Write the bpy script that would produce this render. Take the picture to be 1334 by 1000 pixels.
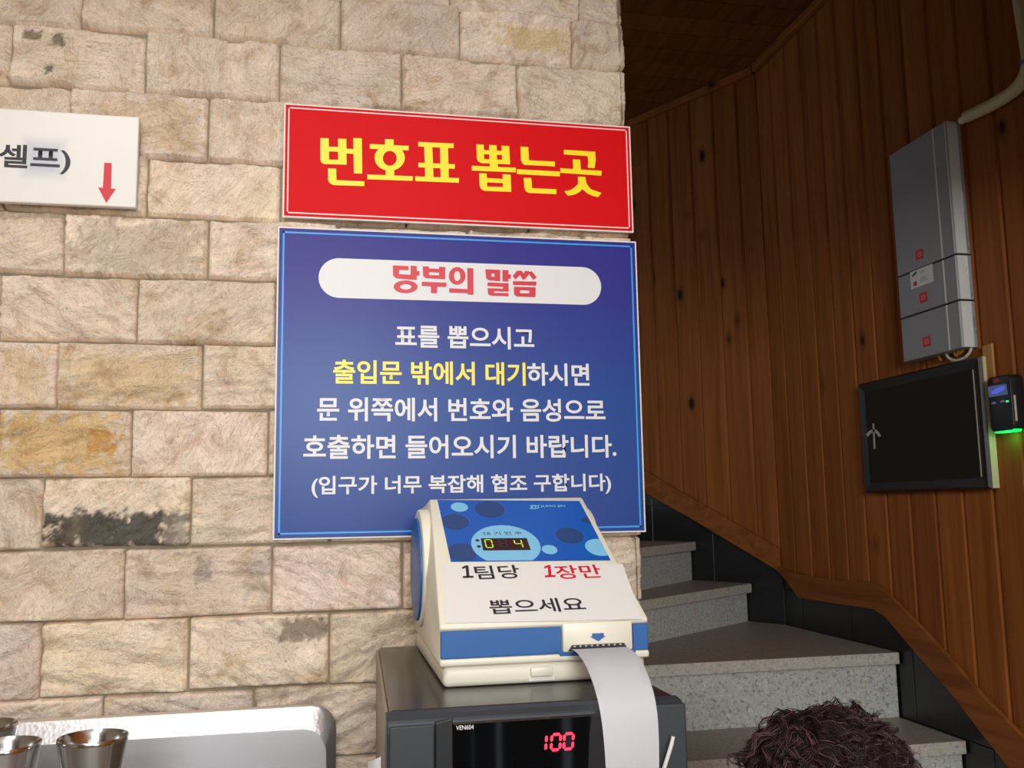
import bpy, bmesh, math, random
import numpy as np
from mathutils import Vector, Matrix, noise
for o in list(bpy.data.objects): bpy.data.objects.remove(o)
S = bpy.context.scene; COL = S.collection
random.seed(7); PI = math.pi

# ------------------------------------------------------------------ camera
F, CAMH = 1224.75, 1.5
ya, pa, ra = [math.radians(a) for a in (11.6258, 7.5097, -0.9290)]
_r = Vector((math.cos(ya), -math.sin(ya), 0)); _f = Vector((math.sin(ya), math.cos(ya), 0)); _u = Vector((0, 0, 1))
FW = _f*math.cos(pa) + _u*math.sin(pa); _u2 = -_f*math.sin(pa) + _u*math.cos(pa)
RT = _r*math.cos(ra) + _u2*math.sin(ra); UP = -_r*math.sin(ra) + _u2*math.cos(ra)
CAM = Vector((0, 0, CAMH))
cd = bpy.data.cameras.new('camera'); cam = bpy.data.objects.new('camera', cd); COL.objects.link(cam)
cd.sensor_width = 36; cd.lens = F/1334*36; cd.clip_start = .02
M3 = Matrix((RT, UP, -FW)).transposed().to_4x4(); M3.translation = CAM; cam.matrix_world = M3
S.camera = cam

# ------------------------------------------------------------------ light
S.view_settings.view_transform = 'Standard'; S.view_settings.look = 'None'
S.view_settings.gamma = 1; S.view_settings.use_curve_mapping = False
S.view_settings.exposure = 0.1
w = bpy.data.worlds.new('World'); S.world = w; w.use_nodes = True
w.node_tree.nodes['Background'].inputs[0].default_value = (.80, .90, 1.0, 1)
w.node_tree.nodes['Background'].inputs[1].default_value = 0.4
def area(name, loc, to, sx, sy, e, col=(1, 1, 1)):
    l = bpy.data.lights.new(name, 'AREA'); l.shape = 'RECTANGLE'; l.size = sx; l.size_y = sy; l.energy = e; l.color = col
    o = bpy.data.objects.new(name, l); COL.objects.link(o); o.location = loc
    o.rotation_euler = (Vector(to)-Vector(loc)).to_track_quat('-Z', 'Y').to_euler(); return o
area('window_daylight', (.0, -2.30, 2.06), (.25, 1.5, 1.6), .85, .68, 62, (.97, .985, 1))
area('door_daylight', (1.25, -2.30, 1.5), (1.1, 1.5, 1.4), .7, 1.2, 12, (.97, .985, 1))
area('ceiling_lamp_light', (-.45, -.9, 2.44), (-.45, -.9, 0), .8, .5, 9, (1, .97, .93))
area('ceiling_lamp_light', (-.20, .70, 2.46), (-.20, .70, 0), 1.0, .2, 7.5, (1, .97, .93))

# ------------------------------------------------------------------ helpers
def ray(x, y): return (RT*((x-667)/F) - UP*((y-500)/F) + FW)
class Plane:
    """a real flat surface in the room: origin O, unit axes ex, ev"""
    def __init__(s, O, ex, ev): s.O = Vector(O); s.ex = Vector(ex).normalized(); s.ev = Vector(ev).normalized(); s.n = s.ex.cross(s.ev)
    def hit(s, x, y):
        d = ray(x, y); return CAM + d*((s.O-CAM).dot(s.n)/d.dot(s.n))
    def uv(s, x, y):
        p = s.hit(x, y)-s.O; return (p.dot(s.ex), p.dot(s.ev))
    def at(s, u, v, h=0): return s.O + s.ex*u + s.ev*v + s.n*h
def org(p):
    while p and p.parent: p = p.parent
    return p.location.copy() if p else Vector((0, 0, 0))
def link(name, me, mat, parent=None):
    if mat:
        for m in (mat if isinstance(mat, (list, tuple)) else [mat]): me.materials.append(m)
    o = bpy.data.objects.new(name, me); COL.objects.link(o)
    if parent: o.parent = parent
    return o
def obj(name, bm, mat, parent=None, smooth=False, bevel=0, seg=2, ang=35):
    o_ = org(parent)
    bmesh.ops.recalc_face_normals(bm, faces=bm.faces[:])
    if bevel:
        ed = [e for e in bm.edges if len(e.link_faces) == 2 and e.calc_face_angle(0) > math.radians(30)]
        bmesh.ops.bevel(bm, geom=ed, offset=bevel, segments=seg, affect='EDGES', profile=.5, clamp_overlap=True)
    for v in bm.verts: v.co -= o_
    me = bpy.data.meshes.new(name); bm.to_mesh(me); bm.free()
    if smooth:
        me.polygons.foreach_set('use_smooth', [True]*len(me.polygons))
        if hasattr(me, 'set_sharp_from_angle'): me.set_sharp_from_angle(angle=math.radians(ang))
    return link(name, me, mat, parent)
def tag(o, label=None, cat=None, group=None, kind=None):
    if label: o['label'] = label
    if cat: o['category'] = cat
    if group: o['group'] = group
    if kind: o['kind'] = kind
    return o
def thing(name, label, cat, loc, group=None):
    o = bpy.data.objects.new(name, None); COL.objects.link(o); o.location = loc; o.empty_display_size = .05
    return tag(o, label, cat, group)
def box(bm, a, b):
    a, b = Vector(a), Vector(b)
    vs = [bm.verts.new((x, y, z)) for x in (a.x, b.x) for y in (a.y, b.y) for z in (a.z, b.z)]
    for f in ((0, 1, 3, 2), (4, 6, 7, 5), (0, 4, 5, 1), (2, 3, 7, 6), (0, 2, 6, 4), (1, 5, 7, 3)): bm.faces.new([vs[i] for i in f])
    return bm
def slab(bm, pts, off):
    off = Vector(off); n = len(pts)
    A = [bm.verts.new(p) for p in pts]; B = [bm.verts.new(Vector(p)+off) for p in pts]
    bm.faces.new(A); bm.faces.new(B[::-1])
    for i in range(n): bm.faces.new((A[i], B[i], B[(i+1) % n], A[(i+1) % n]))
    return bm
def poly(bm, pts): bm.faces.new([bm.verts.new(p) for p in pts]); return bm
def tube(bm, pts, r, n=10, cap=True):
    pts = [Vector(p) for p in pts]; rs = r if isinstance(r, (list, tuple)) else [r]*len(pts)
    rings = []; up = Vector((.13, .21, .97))
    for i, p in enumerate(pts):
        t = (pts[min(i+1, len(pts)-1)]-pts[max(i-1, 0)]).normalized()
        a = t.cross(up)
        if a.length < 1e-3: a = t.cross(Vector((1, 0, 0)))
        a.normalize(); b = t.cross(a)
        rings.append([bm.verts.new(p+(a*math.cos(2*PI*k/n)+b*math.sin(2*PI*k/n))*rs[i]) for k in range(n)])
    for A, B in zip(rings, rings[1:]):
        for k in range(n): bm.faces.new((A[k], A[(k+1) % n], B[(k+1) % n], B[k]))
    if cap: bm.faces.new(rings[0][::-1]); bm.faces.new(rings[-1])
    return bm
def spline(pts, n=8):
    P = [Vector(p) for p in pts]; out = []
    for i in range(len(P)-1):
        a, b, c, d = P[max(i-1, 0)], P[i], P[i+1], P[min(i+2, len(P)-1)]
        for k in range(n):
            t = k/n; out.append(.5*((2*b)+(c-a)*t+(2*a-5*b+4*c-d)*t*t+(3*b-a-3*c+d)*t**3))
    return out+[P[-1]]
def lathe(bm, prof, c, n=40, wob=None):
    c = Vector(c); rings = []
    for r, z in prof:
        rings.append([bm.verts.new(c+Vector((r*math.cos(2*PI*k/n), r*math.sin(2*PI*k/n), z))) for k in range(n)] if r > 1e-6 else [bm.verts.new(c+Vector((0, 0, z)))])
    for A, B in zip(rings, rings[1:]):
        for k in range(n):
            k2 = (k+1) % n
            if len(A) == 1: bm.faces.new((A[0], B[k2], B[k]))
            elif len(B) == 1: bm.faces.new((A[k], A[k2], B[0]))
            else: bm.faces.new((A[k], A[k2], B[k2], B[k]))
    return bm
def text_mesh(body, bold=0.02):
    cu = bpy.data.curves.new('t', 'FONT'); cu.body = body; cu.size = 1; cu.offset = bold; cu.resolution_u = 6
    o = bpy.data.objects.new('t', cu); COL.objects.link(o)
    dg = bpy.context.evaluated_depsgraph_get(); me = bpy.data.meshes.new_from_object(o.evaluated_get(dg))
    bpy.data.objects.remove(o); bpy.data.curves.remove(cu); me.materials.clear(); return me
def text(name, body, pl, rect, mat, parent, h=.0006, bold=.02):
    """lettering laid on plane pl filling rect (u0,v0,u1,v1)"""
    me = text_mesh(body, bold); n = len(me.vertices); co = np.zeros(n*3); me.vertices.foreach_get('co', co); co = co.reshape(-1, 3)
    lo, hi = co.min(0), co.max(0); u0, v0, u1, v1 = rect; o_ = org(parent)
    for v in me.vertices:
        u = u0+(v.co.x-lo[0])/(hi[0]-lo[0])*(u1-u0); q = v0+(v.co.y-lo[1])/(hi[1]-lo[1])*(v1-v0)
        v.co = pl.at(u, q, h)-o_
    me.name = name; return link(name, me, mat, parent)
def rect_px(pl, x0, x1, yt, yb):
    xm, ym = (x0+x1)/2, (yt+yb)/2
    return (pl.uv(x0, ym)[0], pl.uv(xm, yb)[1], pl.uv(x1, ym)[0], pl.uv(xm, yt)[1])
def patch(bm, pl, uvs, h=.0005): return poly(bm, [pl.at(u, v, h) for u, v in uvs])
def clip(pts, quad):
    out = pts
    for i in range(len(quad)):
        a, b = quad[i], quad[(i+1) % len(quad)]; inp = out; out = []
        def side(p): return (b[0]-a[0])*(p[1]-a[1])-(b[1]-a[1])*(p[0]-a[0])
        for j in range(len(inp)):
            p, q = inp[j], inp[(j+1) % len(inp)]; sp, sq = side(p), side(q)
            if sp >= 0: out.append(p)
            if (sp >= 0) != (sq >= 0):
                t = sp/(sp-sq); out.append((p[0]+(q[0]-p[0])*t, p[1]+(q[1]-p[1])*t))
        if not out: return []
    return out
def circ(c, r, n=48, ry=None): return [(c[0]+r*math.cos(2*PI*k/n), c[1]+(ry or r)*math.sin(2*PI*k/n)) for k in range(n)]
def ring(bm, pl, c, ro, ri, h, ryo=None, ryi=None, n=48, ci=None):
    A = [bm.verts.new(pl.at(u, v, h)) for u, v in circ(c, ro, n, ryo)]; B = [bm.verts.new(pl.at(u, v, h)) for u, v in circ(ci or c, ri, n, ryi)]
    for k in range(n): bm.faces.new((A[k], A[(k+1) % n], B[(k+1) % n], B[k]))
def line_rect(bm, pl, u0, v0, u1, v1, wd, h):
    for q in (((u0, v0), (u1, v0), (u1, v0+wd), (u0, v0+wd)), ((u0, v1-wd), (u1, v1-wd), (u1, v1), (u0, v1)),
              ((u0, v0), (u0+wd, v0), (u0+wd, v1), (u0, v1)), ((u1-wd, v0), (u1, v0), (u1, v1), (u1-wd, v1))): patch(bm, pl, q, h)
    return bm
SEG = {'0': 'abcdef', '1': 'bc', '4': 'bcfg', '8': 'abcdefg'}
def seg7(bm, pl, ch, u, v, wd, ht, t, h, slant=.0):
    L = {'a': (0, 1, 1, 1), 'd': (0, 0, 1, 0), 'g': (0, .5, 1, .5), 'f': (0, .5, 0, 1), 'b': (1, .5, 1, 1), 'e': (0, 0, 0, .5), 'c': (1, 0, 1, .5)}
    for s in SEG[ch]:
        x0, y0, x1, y1 = L[s]; g = t*.62
        x0, x1, y0, y1 = u+x0*wd, u+x1*wd, v+y0*ht, v+y1*ht
        if y0 == y1: P = [(x0+g, y0-t/2), (x1-g, y0-t/2), (x1-g/3, y0), (x1-g, y0+t/2), (x0+g, y0+t/2), (x0+g/3, y0)]
        else: P = [(x0-t/2, y0+g), (x0, y0+g/3), (x0+t/2, y0+g), (x0+t/2, y1-g), (x0, y1-g/3), (x0-t/2, y1-g)]
        patch(bm, pl, [(a+slant*(b-v), b) for a, b in P], h)

# ------------------------------------------------------------------ materials
def srgb(r, g, b): return tuple((c/255/12.92 if c/255 <= .04045 else ((c/255+.055)/1.055)**2.4) for c in (r, g, b))+(1,)
def mat(name, col, rough=.5, metal=0, spec=.5, emit=None, es=0, coat=0, noise_amt=0, nscale=30, bump=0):
    m = bpy.data.materials.new(name); m.use_nodes = True; nt = m.node_tree; b = nt.nodes['Principled BSDF']
    b.inputs['Base Color'].default_value = col if len(col) == 4 else (*col, 1); b.inputs['Roughness'].default_value = rough
    b.inputs['Metallic'].default_value = metal; b.inputs['Specular IOR Level'].default_value = spec; b.inputs['Coat Weight'].default_value = coat
    if emit: b.inputs['Emission Color'].default_value = (*emit[:3], 1); b.inputs['Emission Strength'].default_value = es
    if noise_amt or bump:
        tc = nt.nodes.new('ShaderNodeTexCoord'); nz = nt.nodes.new('ShaderNodeTexNoise'); nz.inputs['Scale'].default_value = nscale; nz.inputs['Detail'].default_value = 6
        nt.links.new(tc.outputs['Object'], nz.inputs['Vector'])
        if noise_amt:
            mp = nt.nodes.new('ShaderNodeMapRange'); mp.inputs['To Min'].default_value = 1-noise_amt; mp.inputs['To Max'].default_value = 1+noise_amt
            nt.links.new(nz.outputs['Fac'], mp.inputs['Value'])
            mx = nt.nodes.new('ShaderNodeVectorMath'); mx.operation = 'SCALE'; mx.inputs[0].default_value = b.inputs['Base Color'].default_value[:3]
            nt.links.new(mp.outputs[0], mx.inputs['Scale']); nt.links.new(mx.outputs[0], b.inputs['Base Color'])
        if bump:
            bp = nt.nodes.new('ShaderNodeBump'); bp.inputs['Strength'].default_value = bump; bp.inputs['Distance'].default_value = .002
            nt.links.new(nz.outputs['Fac'], bp.inputs['Height']); nt.links.new(bp.outputs[0], b.inputs['Normal'])
    return m
class NG:
    """tiny node helper"""
    def __init__(s, m): s.nt = m.node_tree; s.b = s.nt.nodes['Principled BSDF']
    def n(s, t, **k):
        x = s.nt.nodes.new('ShaderNode'+t)
        for a, v in k.items():
            if a[0] == '_': setattr(x, a[1:], v)
            else: x.inputs[a.replace('_', ' ')].default_value = v
        return x
    def l(s, a, b): s.nt.links.new(a, b)
    def ramp(s, src, stops):
        r = s.n('ValToRGB'); e = r.color_ramp.elements
        while len(e) < len(stops): e.new(.5)
        for i, (p, c) in enumerate(stops): e[i].position = p; e[i].color = c if len(c) == 4 else (*c, 1)
        s.l(src, r.inputs[0]); return r.outputs[0]
    def mix(s, fac, a, b, mode='MIX'):
        x = s.n('Mix', _data_type='RGBA', _blend_type=mode)
        for i, v in ((0, fac), (6, a), (7, b)):
            if hasattr(v, 'links') or hasattr(v, 'is_linked'): s.l(v, x.inputs[i])
            else: x.inputs[i].default_value = v
        return x.outputs[2]

def stone_material():
    m = mat('split_travertine', (.7, .6, .45), .85, spec=.25); g = NG(m)
    at = g.n('Attribute', _attribute_name='tint'); co = g.n('Attribute', _attribute_name='grain').outputs['Vector']
    n1 = g.n('TexNoise', Scale=20., Detail=8., Roughness=.68, Distortion=.6); g.l(co, n1.inputs['Vector'])
    mp = g.n('Mapping'); mp.inputs['Scale'].default_value = (18, 95, 18); g.l(co, mp.inputs['Vector'])
    n2 = g.n('TexNoise', Scale=1., Detail=6., Roughness=.6, Distortion=1.2); g.l(mp.outputs[0], n2.inputs['Vector'])
    n3 = g.n('TexNoise', Scale=130., Detail=5., Roughness=.7); g.l(co, n3.inputs['Vector'])
    n4 = g.n('TexNoise', Scale=9., Detail=4., Distortion=1.); g.l(co, n4.inputs['Vector'])
    c = g.mix(1., at.outputs['Color'], g.ramp(n1.outputs['Fac'], [(.34, (.76, .66, .55)), (.47, (1.0, .985, .97)), (.62, (1.06, 1.06, 1.06))]), 'MULTIPLY')
    c = g.mix(g.mix(1., g.ramp(n2.outputs['Fac'], [(.50, (0, 0, 0)), (.66, (.5, .5, .5))]), at.outputs['Alpha'], 'MULTIPLY'), c, (.80, .71, .60, 1))
    c = g.mix(g.ramp(n4.outputs['Fac'], [(.56, (0, 0, 0)), (.72, (.30, .30, .30))]), c, (.60, .40, .22, 1))
    c = g.mix(g.ramp(n3.outputs['Fac'], [(.29, (.75, .75, .75)), (.36, (0, 0, 0))]), c, (.26, .18, .12, 1))
    g.l(c, g.b.inputs['Base Color'])
    # flaked, stepped split face
    sn = g.n('Math', _operation='SNAP'); sn.inputs[1].default_value = .07; g.l(n1.outputs['Fac'], sn.inputs[0])
    sn2 = g.n('Math', _operation='SNAP'); sn2.inputs[1].default_value = .11; g.l(n2.outputs['Fac'], sn2.inputs[0])
    def add(a, b, k):
        m_ = g.n('Math', _operation='MULTIPLY_ADD'); g.l(a, m_.inputs[0]); m_.inputs[1].default_value = k
        if b is not None: g.l(b, m_.inputs[2])
        else: m_.inputs[2].default_value = 0
        return m_.outputs[0]
    h = add(sn.outputs[0], add(n1.outputs['Fac'], add(sn2.outputs[0], add(n3.outputs['Fac'], None, .22), .35), .9), .8)
    bp = g.n('Bump', Strength=1., Distance=.012); g.l(h, bp.inputs['Height']); g.l(bp.outputs[0], g.b.inputs['Normal'])
    return m
def wood_material(name, axis='Z', c0=(.10, .035, .010), c1=(.30, .115, .030), rough=.6):
    m = mat(name, c1, rough, spec=.12); g = NG(m)
    tc = g.n('TexCoord'); geo = g.n('NewGeometry'); rnd = geo.outputs['Random Per Island']
    off = g.n('CombineXYZ'); mu = g.n('Math', _operation='MULTIPLY'); mu.inputs[1].default_value = 37.; g.l(rnd, mu.inputs[0])
    for k in range(3): g.l(mu.outputs[0], off.inputs[k])
    ad = g.n('VectorMath', _operation='ADD'); g.l(tc.outputs['Object'], ad.inputs[0]); g.l(off.outputs[0], ad.inputs[1])
    mp = g.n('Mapping'); s = {'Z': (22, 22, 1.1), 'Y': (22, 1.1, 22), 'X': (1.1, 22, 22)}[axis]; mp.inputs['Scale'].default_value = s; g.l(ad.outputs[0], mp.inputs['Vector'])
    n1 = g.n('TexNoise', Scale=1.6, Detail=6., Distortion=.8); g.l(mp.outputs[0], n1.inputs['Vector'])
    c = g.ramp(n1.outputs['Fac'], [(.28, c0), (.62, c1)])
    # tone of each board
    tone = g.ramp(rnd, [(0, (.84, .80, .78)), (1, (1.10, 1.08, 1.04))]); c = g.mix(1., c, tone, 'MULTIPLY')
    # knots
    mk = g.n('Mapping'); k = {'Z': (9.5, 9.5, 5.2), 'Y': (9.5, 5.2, 9.5), 'X': (5.2, 9.5, 9.5)}[axis]; mk.inputs['Scale'].default_value = k; g.l(ad.outputs[0], mk.inputs['Vector'])
    wn = g.n('TexNoise', Scale=3., Detail=2.); g.l(mk.outputs[0], wn.inputs['Vector'])
    wm = g.mix(.08, mk.outputs[0], wn.outputs['Color'])
    v = g.n('TexVoronoi', Scale=1.); v.inputs['Randomness'].default_value = 1; g.l(wm, v.inputs['Vector'])
    kc = g.ramp(v.outputs['Distance'], [(.085, (1, 1, 1)), (.14, (.35, .35, .35)), (.24, (0, 0, 0))])
    vs = g.n('SeparateColor'); g.l(v.outputs['Color'], vs.inputs[0]); kc = g.mix(1., kc, g.ramp(vs.outputs[0], [(.55, (0, 0, 0)), (.62, (1, 1, 1))]), 'MULTIPLY')
    c = g.mix(kc, c, (.022, .008, .004, 1))
    g.l(c, g.b.inputs['Base Color'])
    bp = g.n('Bump', Strength=.15, Distance=.002); g.l(n1.outputs['Fac'], bp.inputs['Height']); g.l(bp.outputs[0], g.b.inputs['Normal'])
    return m
def granite_material(name, base, dark, light, scale, rough):
    m = mat(name, base, rough, spec=.5); g = NG(m); tc = g.n('TexCoord')
    n1 = g.n('TexNoise', Scale=scale, Detail=3., Roughness=.7); g.l(tc.outputs['Object'], n1.inputs['Vector'])
    v = g.n('TexVoronoi', Scale=scale*.8); g.l(tc.outputs['Object'], v.inputs['Vector'])
    c = g.ramp(n1.outputs['Fac'], [(.36, dark), (.46, base), (.58, base), (.68, light)])
    c = g.mix(.10, c, v.outputs['Color'], 'SOFT_LIGHT'); g.l(c, g.b.inputs['Base Color']); return m
def steel_material(name, col, rough, bscale=0, bump=.3):
    m = mat(name, col, rough, 1); g = NG(m)
    if bscale:
        tc = g.n('TexCoord'); v = g.n('TexVoronoi', Scale=bscale); g.l(tc.outputs['Object'], v.inputs['Vector'])
        bp = g.n('Bump', Strength=bump, Distance=.002); g.l(v.outputs['Distance'], bp.inputs['Height']); g.l(bp.outputs[0], g.b.inputs['Normal'])
    return m
MS = stone_material(); MMORT = mat('grey_mortar', srgb(140, 132, 112), .95, noise_amt=.25, nscale=60, bump=.4)
WC0, WC1 = (.225, .066, .014), (.35, .115, .025)
MWZ = wood_material('pine_boards_upright', 'Z', WC0, WC1); MWY = wood_material('pine_boards_lengthwise', 'Y', (.14, .045, .012), (.22, .082, .024)); MWX = wood_material('pine_trim', 'Y', (.20, .062, .014), (.33, .112, .026))
MTILE = mat('black_wall_tile', srgb(30, 30, 32), .3, noise_amt=.3, nscale=25)
MRISER = granite_material('flamed_grey_granite', srgb(186, 188, 182), srgb(128, 131, 128), srgb(216, 217, 210), 140., .75)
MTREAD = granite_material('polished_grey_granite', srgb(164, 152, 140), srgb(130, 121, 112), srgb(186, 174, 160), 120., .45)
MNOSE = granite_material('sawn_granite_edge', srgb(188, 182, 170), srgb(156, 150, 140), srgb(206, 200, 190), 120., .6)
MRED = mat('red_print', srgb(212, 6, 16), .5, spec=.12); MBLUE = mat('blue_print', srgb(30, 62, 150), .34, spec=.24)
_g = NG(MBLUE); _t = _g.n('NewGeometry'); _x = _g.n('SeparateXYZ'); _g.l(_t.outputs['Position'], _x.inputs[0]); _m = _g.n('MapRange'); _m.inputs['From Min'].default_value = 1.458; _m.inputs['From Max'].default_value = 1.952; _g.l(_x.outputs[2], _m.inputs[0])
_g.l(_g.ramp(_m.outputs[0], [(0, srgb(24, 62, 140)), (.45, srgb(22, 68, 144)), (.80, srgb(44, 46, 134)), (1, srgb(48, 44, 132))]), _g.b.inputs['Base Color'])
MYEL = mat('yellow_print', srgb(255, 226, 6), .4); MYEL2 = mat('pale_yellow_print', srgb(250, 228, 70), .4); MWHP = mat('white_print', srgb(222, 221, 220), .42); MCYAN = mat('cyan_print', srgb(40, 150, 230), .4)
MCRIM = mat('crimson_print', srgb(206, 18, 46), .4); MFOAM = mat('white_foam_board', srgb(226, 222, 214), .6); MPINK = mat('pale_line_print', srgb(248, 200, 196), .4)
MINK = mat('black_print', srgb(38, 38, 44), .5); MACR = mat('milky_acrylic', srgb(240, 234, 226), .3, spec=.5)
_g = NG(MACR); _t = _g.n('NewGeometry'); _v = _g.n('VectorMath', _operation='SUBTRACT'); _g.l(_t.outputs['Position'], _v.inputs[0]); PADC = SIGN_PAD = None; _v.inputs[1].default_value = (-.4164, 1.49, 2.0395); _a = _g.n('VectorMath', _operation='ABSOLUTE'); _g.l(_v.outputs[0], _a.inputs[0]); _s = _g.n('SeparateXYZ'); _g.l(_a.outputs[0], _s.inputs[0]); _mx = _g.n('Math', _operation='MAXIMUM'); _g.l(_s.outputs[0], _mx.inputs[0]); _g.l(_s.outputs[2], _mx.inputs[1])  # shade of the mounting pad behind the acrylic is painted into its colour
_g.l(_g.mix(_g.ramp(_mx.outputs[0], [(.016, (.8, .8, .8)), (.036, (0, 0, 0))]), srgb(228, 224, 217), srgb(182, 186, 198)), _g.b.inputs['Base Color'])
MCREAM = mat('cream_plastic', srgb(226, 221, 202), .38, spec=.5); MBLUEP = mat('blue_plastic', srgb(26, 92, 160), .4); MBLUEPAN = mat('blue_panel_print', srgb(16, 88, 178), .3); MNAVY = mat('navy_dot_print', srgb(34, 70, 122), .3)
MSKY = mat('light_blue_dot_print', srgb(124, 190, 226), .3); MPAPER = mat('white_paper', srgb(248, 248, 252), .7, spec=.2); MNOTE = mat('laminated_white_paper', srgb(224, 222, 219), .3)
MBLK = mat('black_plastic', srgb(26, 27, 28), .35); MBLK2 = mat('charcoal_plastic', srgb(44, 50, 54), .45); MGLASSB = mat('black_glass', srgb(8, 9, 10), .04, spec=.6, coat=.4); MTOPB = mat('glossy_dark_top', srgb(40, 38, 36), .22, spec=.5)
MBEIGE = mat('beige_side_panel', srgb(150, 132, 108), .5)
MLEDR = mat('red_led', (.8, .02, .05), .4, emit=(1, .02, .06), es=2.2); MLEDG = mat('yellow_green_led', (.5, .75, .05), .4, emit=(.50, .70, .05), es=.2); MLEDOFF = mat('unlit_led', srgb(62, 50, 50), .4); MLEDW = mat('dark_display_window', srgb(40, 26, 32), .2)
MSTEEL = steel_material('polished_steel', (.62, .62, .62), .16); MSTEELB = steel_material('brushed_steel', (.60, .60, .61), .45); MSTEELD = steel_material('dull_steel', (.40, .39, .40), .62); MSTEELE = steel_material('embossed_steel', (.90, .88, .90), .36, 160, .15)
MGREY = mat('dark_grey_plastic', srgb(148, 148, 150), .5); MLGREY = mat('light_grey_plastic', srgb(212, 212, 206), .45); MMGREY = mat('mid_grey_plastic', srgb(112, 106, 108), .5); MSEAM = mat('seam_gap', srgb(18, 16, 14), .8)
MPVC = mat('cream_conduit', srgb(206, 200, 160), .45); MPANEL = mat('dark_brown_panel', srgb(38, 30, 24), .6, spec=.2); MPFR = mat('black_frame', srgb(26, 22, 22), .4); MSILV = mat('silver_mark', srgb(190, 182, 165), .4)
MGRN = mat('green_light', (.02, .9, .1), .4, emit=(.0, 1, .08), es=2.5); MSCR = mat('lit_blue_screen', srgb(50, 70, 110), .2, emit=(.05, .09, .2), es=.5); MSCRE = mat('lit_blue_emblem', (.1, .12, .6), .3, emit=(.10, .12, .75), es=.55)
MYW = mat('yellow_wire', srgb(196, 150, 40), .5); MWW = mat('white_wire', srgb(215, 210, 195), .5); MLWOOD = wood_material('lit_pine_side', 'Z', (.36, .17, .05), (.55, .30, .10))
MHAIR = mat('dark_red_brown_hair', srgb(48, 32, 32), .40, spec=.5, noise_amt=.6, nscale=14); MHAIR2 = mat('wine_brown_hair', srgb(120, 82, 84), .36, spec=.55, noise_amt=.4, nscale=14)
MSKIN = mat('skin', srgb(205, 160, 130), .5); MCLOTH = mat('maroon_cloth', srgb(92, 36, 46), .8, noise_amt=.2, nscale=80); MTROU = mat('black_trousers', srgb(34, 34, 38), .8)
MCAB = mat('grey_laminate', srgb(120, 118, 114), .5, noise_amt=.05); MFLOOR = granite_material('floor_granite', srgb(140, 134, 126), srgb(104, 100, 94), srgb(170, 164, 156), 60., .4)

# ------------------------------------------------------------------ structure: stone wall
SIGN = Plane((0, 1.5, 0), (1, 0, 0), (0, 0, 1))             # the flat of the signs
YS = 1.512                                                  # mean face of the stones
SP = Plane((0, YS, 0), (1, 0, 0), (0, 0, 1))
XE = .527                                                   # free end of the wall
bnd = [[(672, 16), (816, 28)], [(0, 22), (105, 30), (276, 48), (525, 73), (817, 94)], [(7, 105), (187, 118), (363, 131), (524, 144), (675, 152)],
       [(190, 202), (270, 206), (365, 214)], [(0, 264), (80, 271), (190, 282), (270, 288), (365, 291)], [(0, 350), (178, 363), (360, 366)], [(0, 440), (176, 446), (358, 450)],
       [(0, 530), (355, 535)], [(0, 621), (350, 621)], [(0, 717), (355, 710)], [(0, 814), (160, 809), (355, 800), (525, 794)], [(0, 912), (243, 905), (430, 893), (495, 889)], [(425, 990), (482, 983)]]
zb = [sum(SP.uv(*p)[1] for p in b)/len(b) for b in bnd]
jn = [[-70, 104, 278, 444, 600, 746], [-170, 10, 188, 364, 524, 675], [-95, 89, 270, 430, 590, 740], [-180, 5, 190, 366, 530, 690], [-95, 81, 270, 440, 610, 760], [-180, -4, 177, 360, 530, 700],
      [-110, 72, 262, 440, 610, 770], [-190, -6, 169, 349, 520, 690], [-130, 52, 247, 430, 610, 780], [-30, 160, 353, 525, 690], [-140, 50, 244, 429, 600, 760], [-50, 131, 329, 496, 660]]
rows = []
for i, j in enumerate(jn):
    zt, zl = zb[i], zb[i+1]; ym = sum(p[1] for p in bnd[i+1])/len(bnd[i+1])-44
    xs = [SP.uv(x, ym)[0] for x in j]
    while xs[0] > -1.25: xs.insert(0, xs[0]-random.uniform(.215, .24))
    rows.append((zl, zt, xs+[XE]))
z = zb[0]
while z < 3.14:
    z2 = min(z+.112, 3.15); x = -1.3-random.random()*.2; xs = [x]
    while xs[-1] < XE-.3: xs.append(xs[-1]+random.uniform(.215, .24))
    rows.append((z, z2, xs+[XE])); z = z2
z = zb[-1]
while z > 0.01:
    z2 = max(z-.112, 0); x = -1.3-random.random()*.2; xs = [x]
    while xs[-1] < XE-.3: xs.append(xs[-1]+random.uniform(.215, .24))
    rows.append((z2, z, xs+[XE])); z = z2
V, FC, CL, GR = [], [], [], []
def px_of(p):
    d = Vector(p)-CAM; c = d.dot(FW); return (667+F*d.dot(RT)/c, 500-F*d.dot(UP)/c)
base = np.array(srgb(240, 220, 198)[:3])
def stone_tint(bx, bz, seed):
    rs = random.Random(seed); c = base*rs.uniform(.86, 1.08)*np.array([1, rs.uniform(.98, 1.01), rs.uniform(.93, 1.06)]); return c
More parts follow.
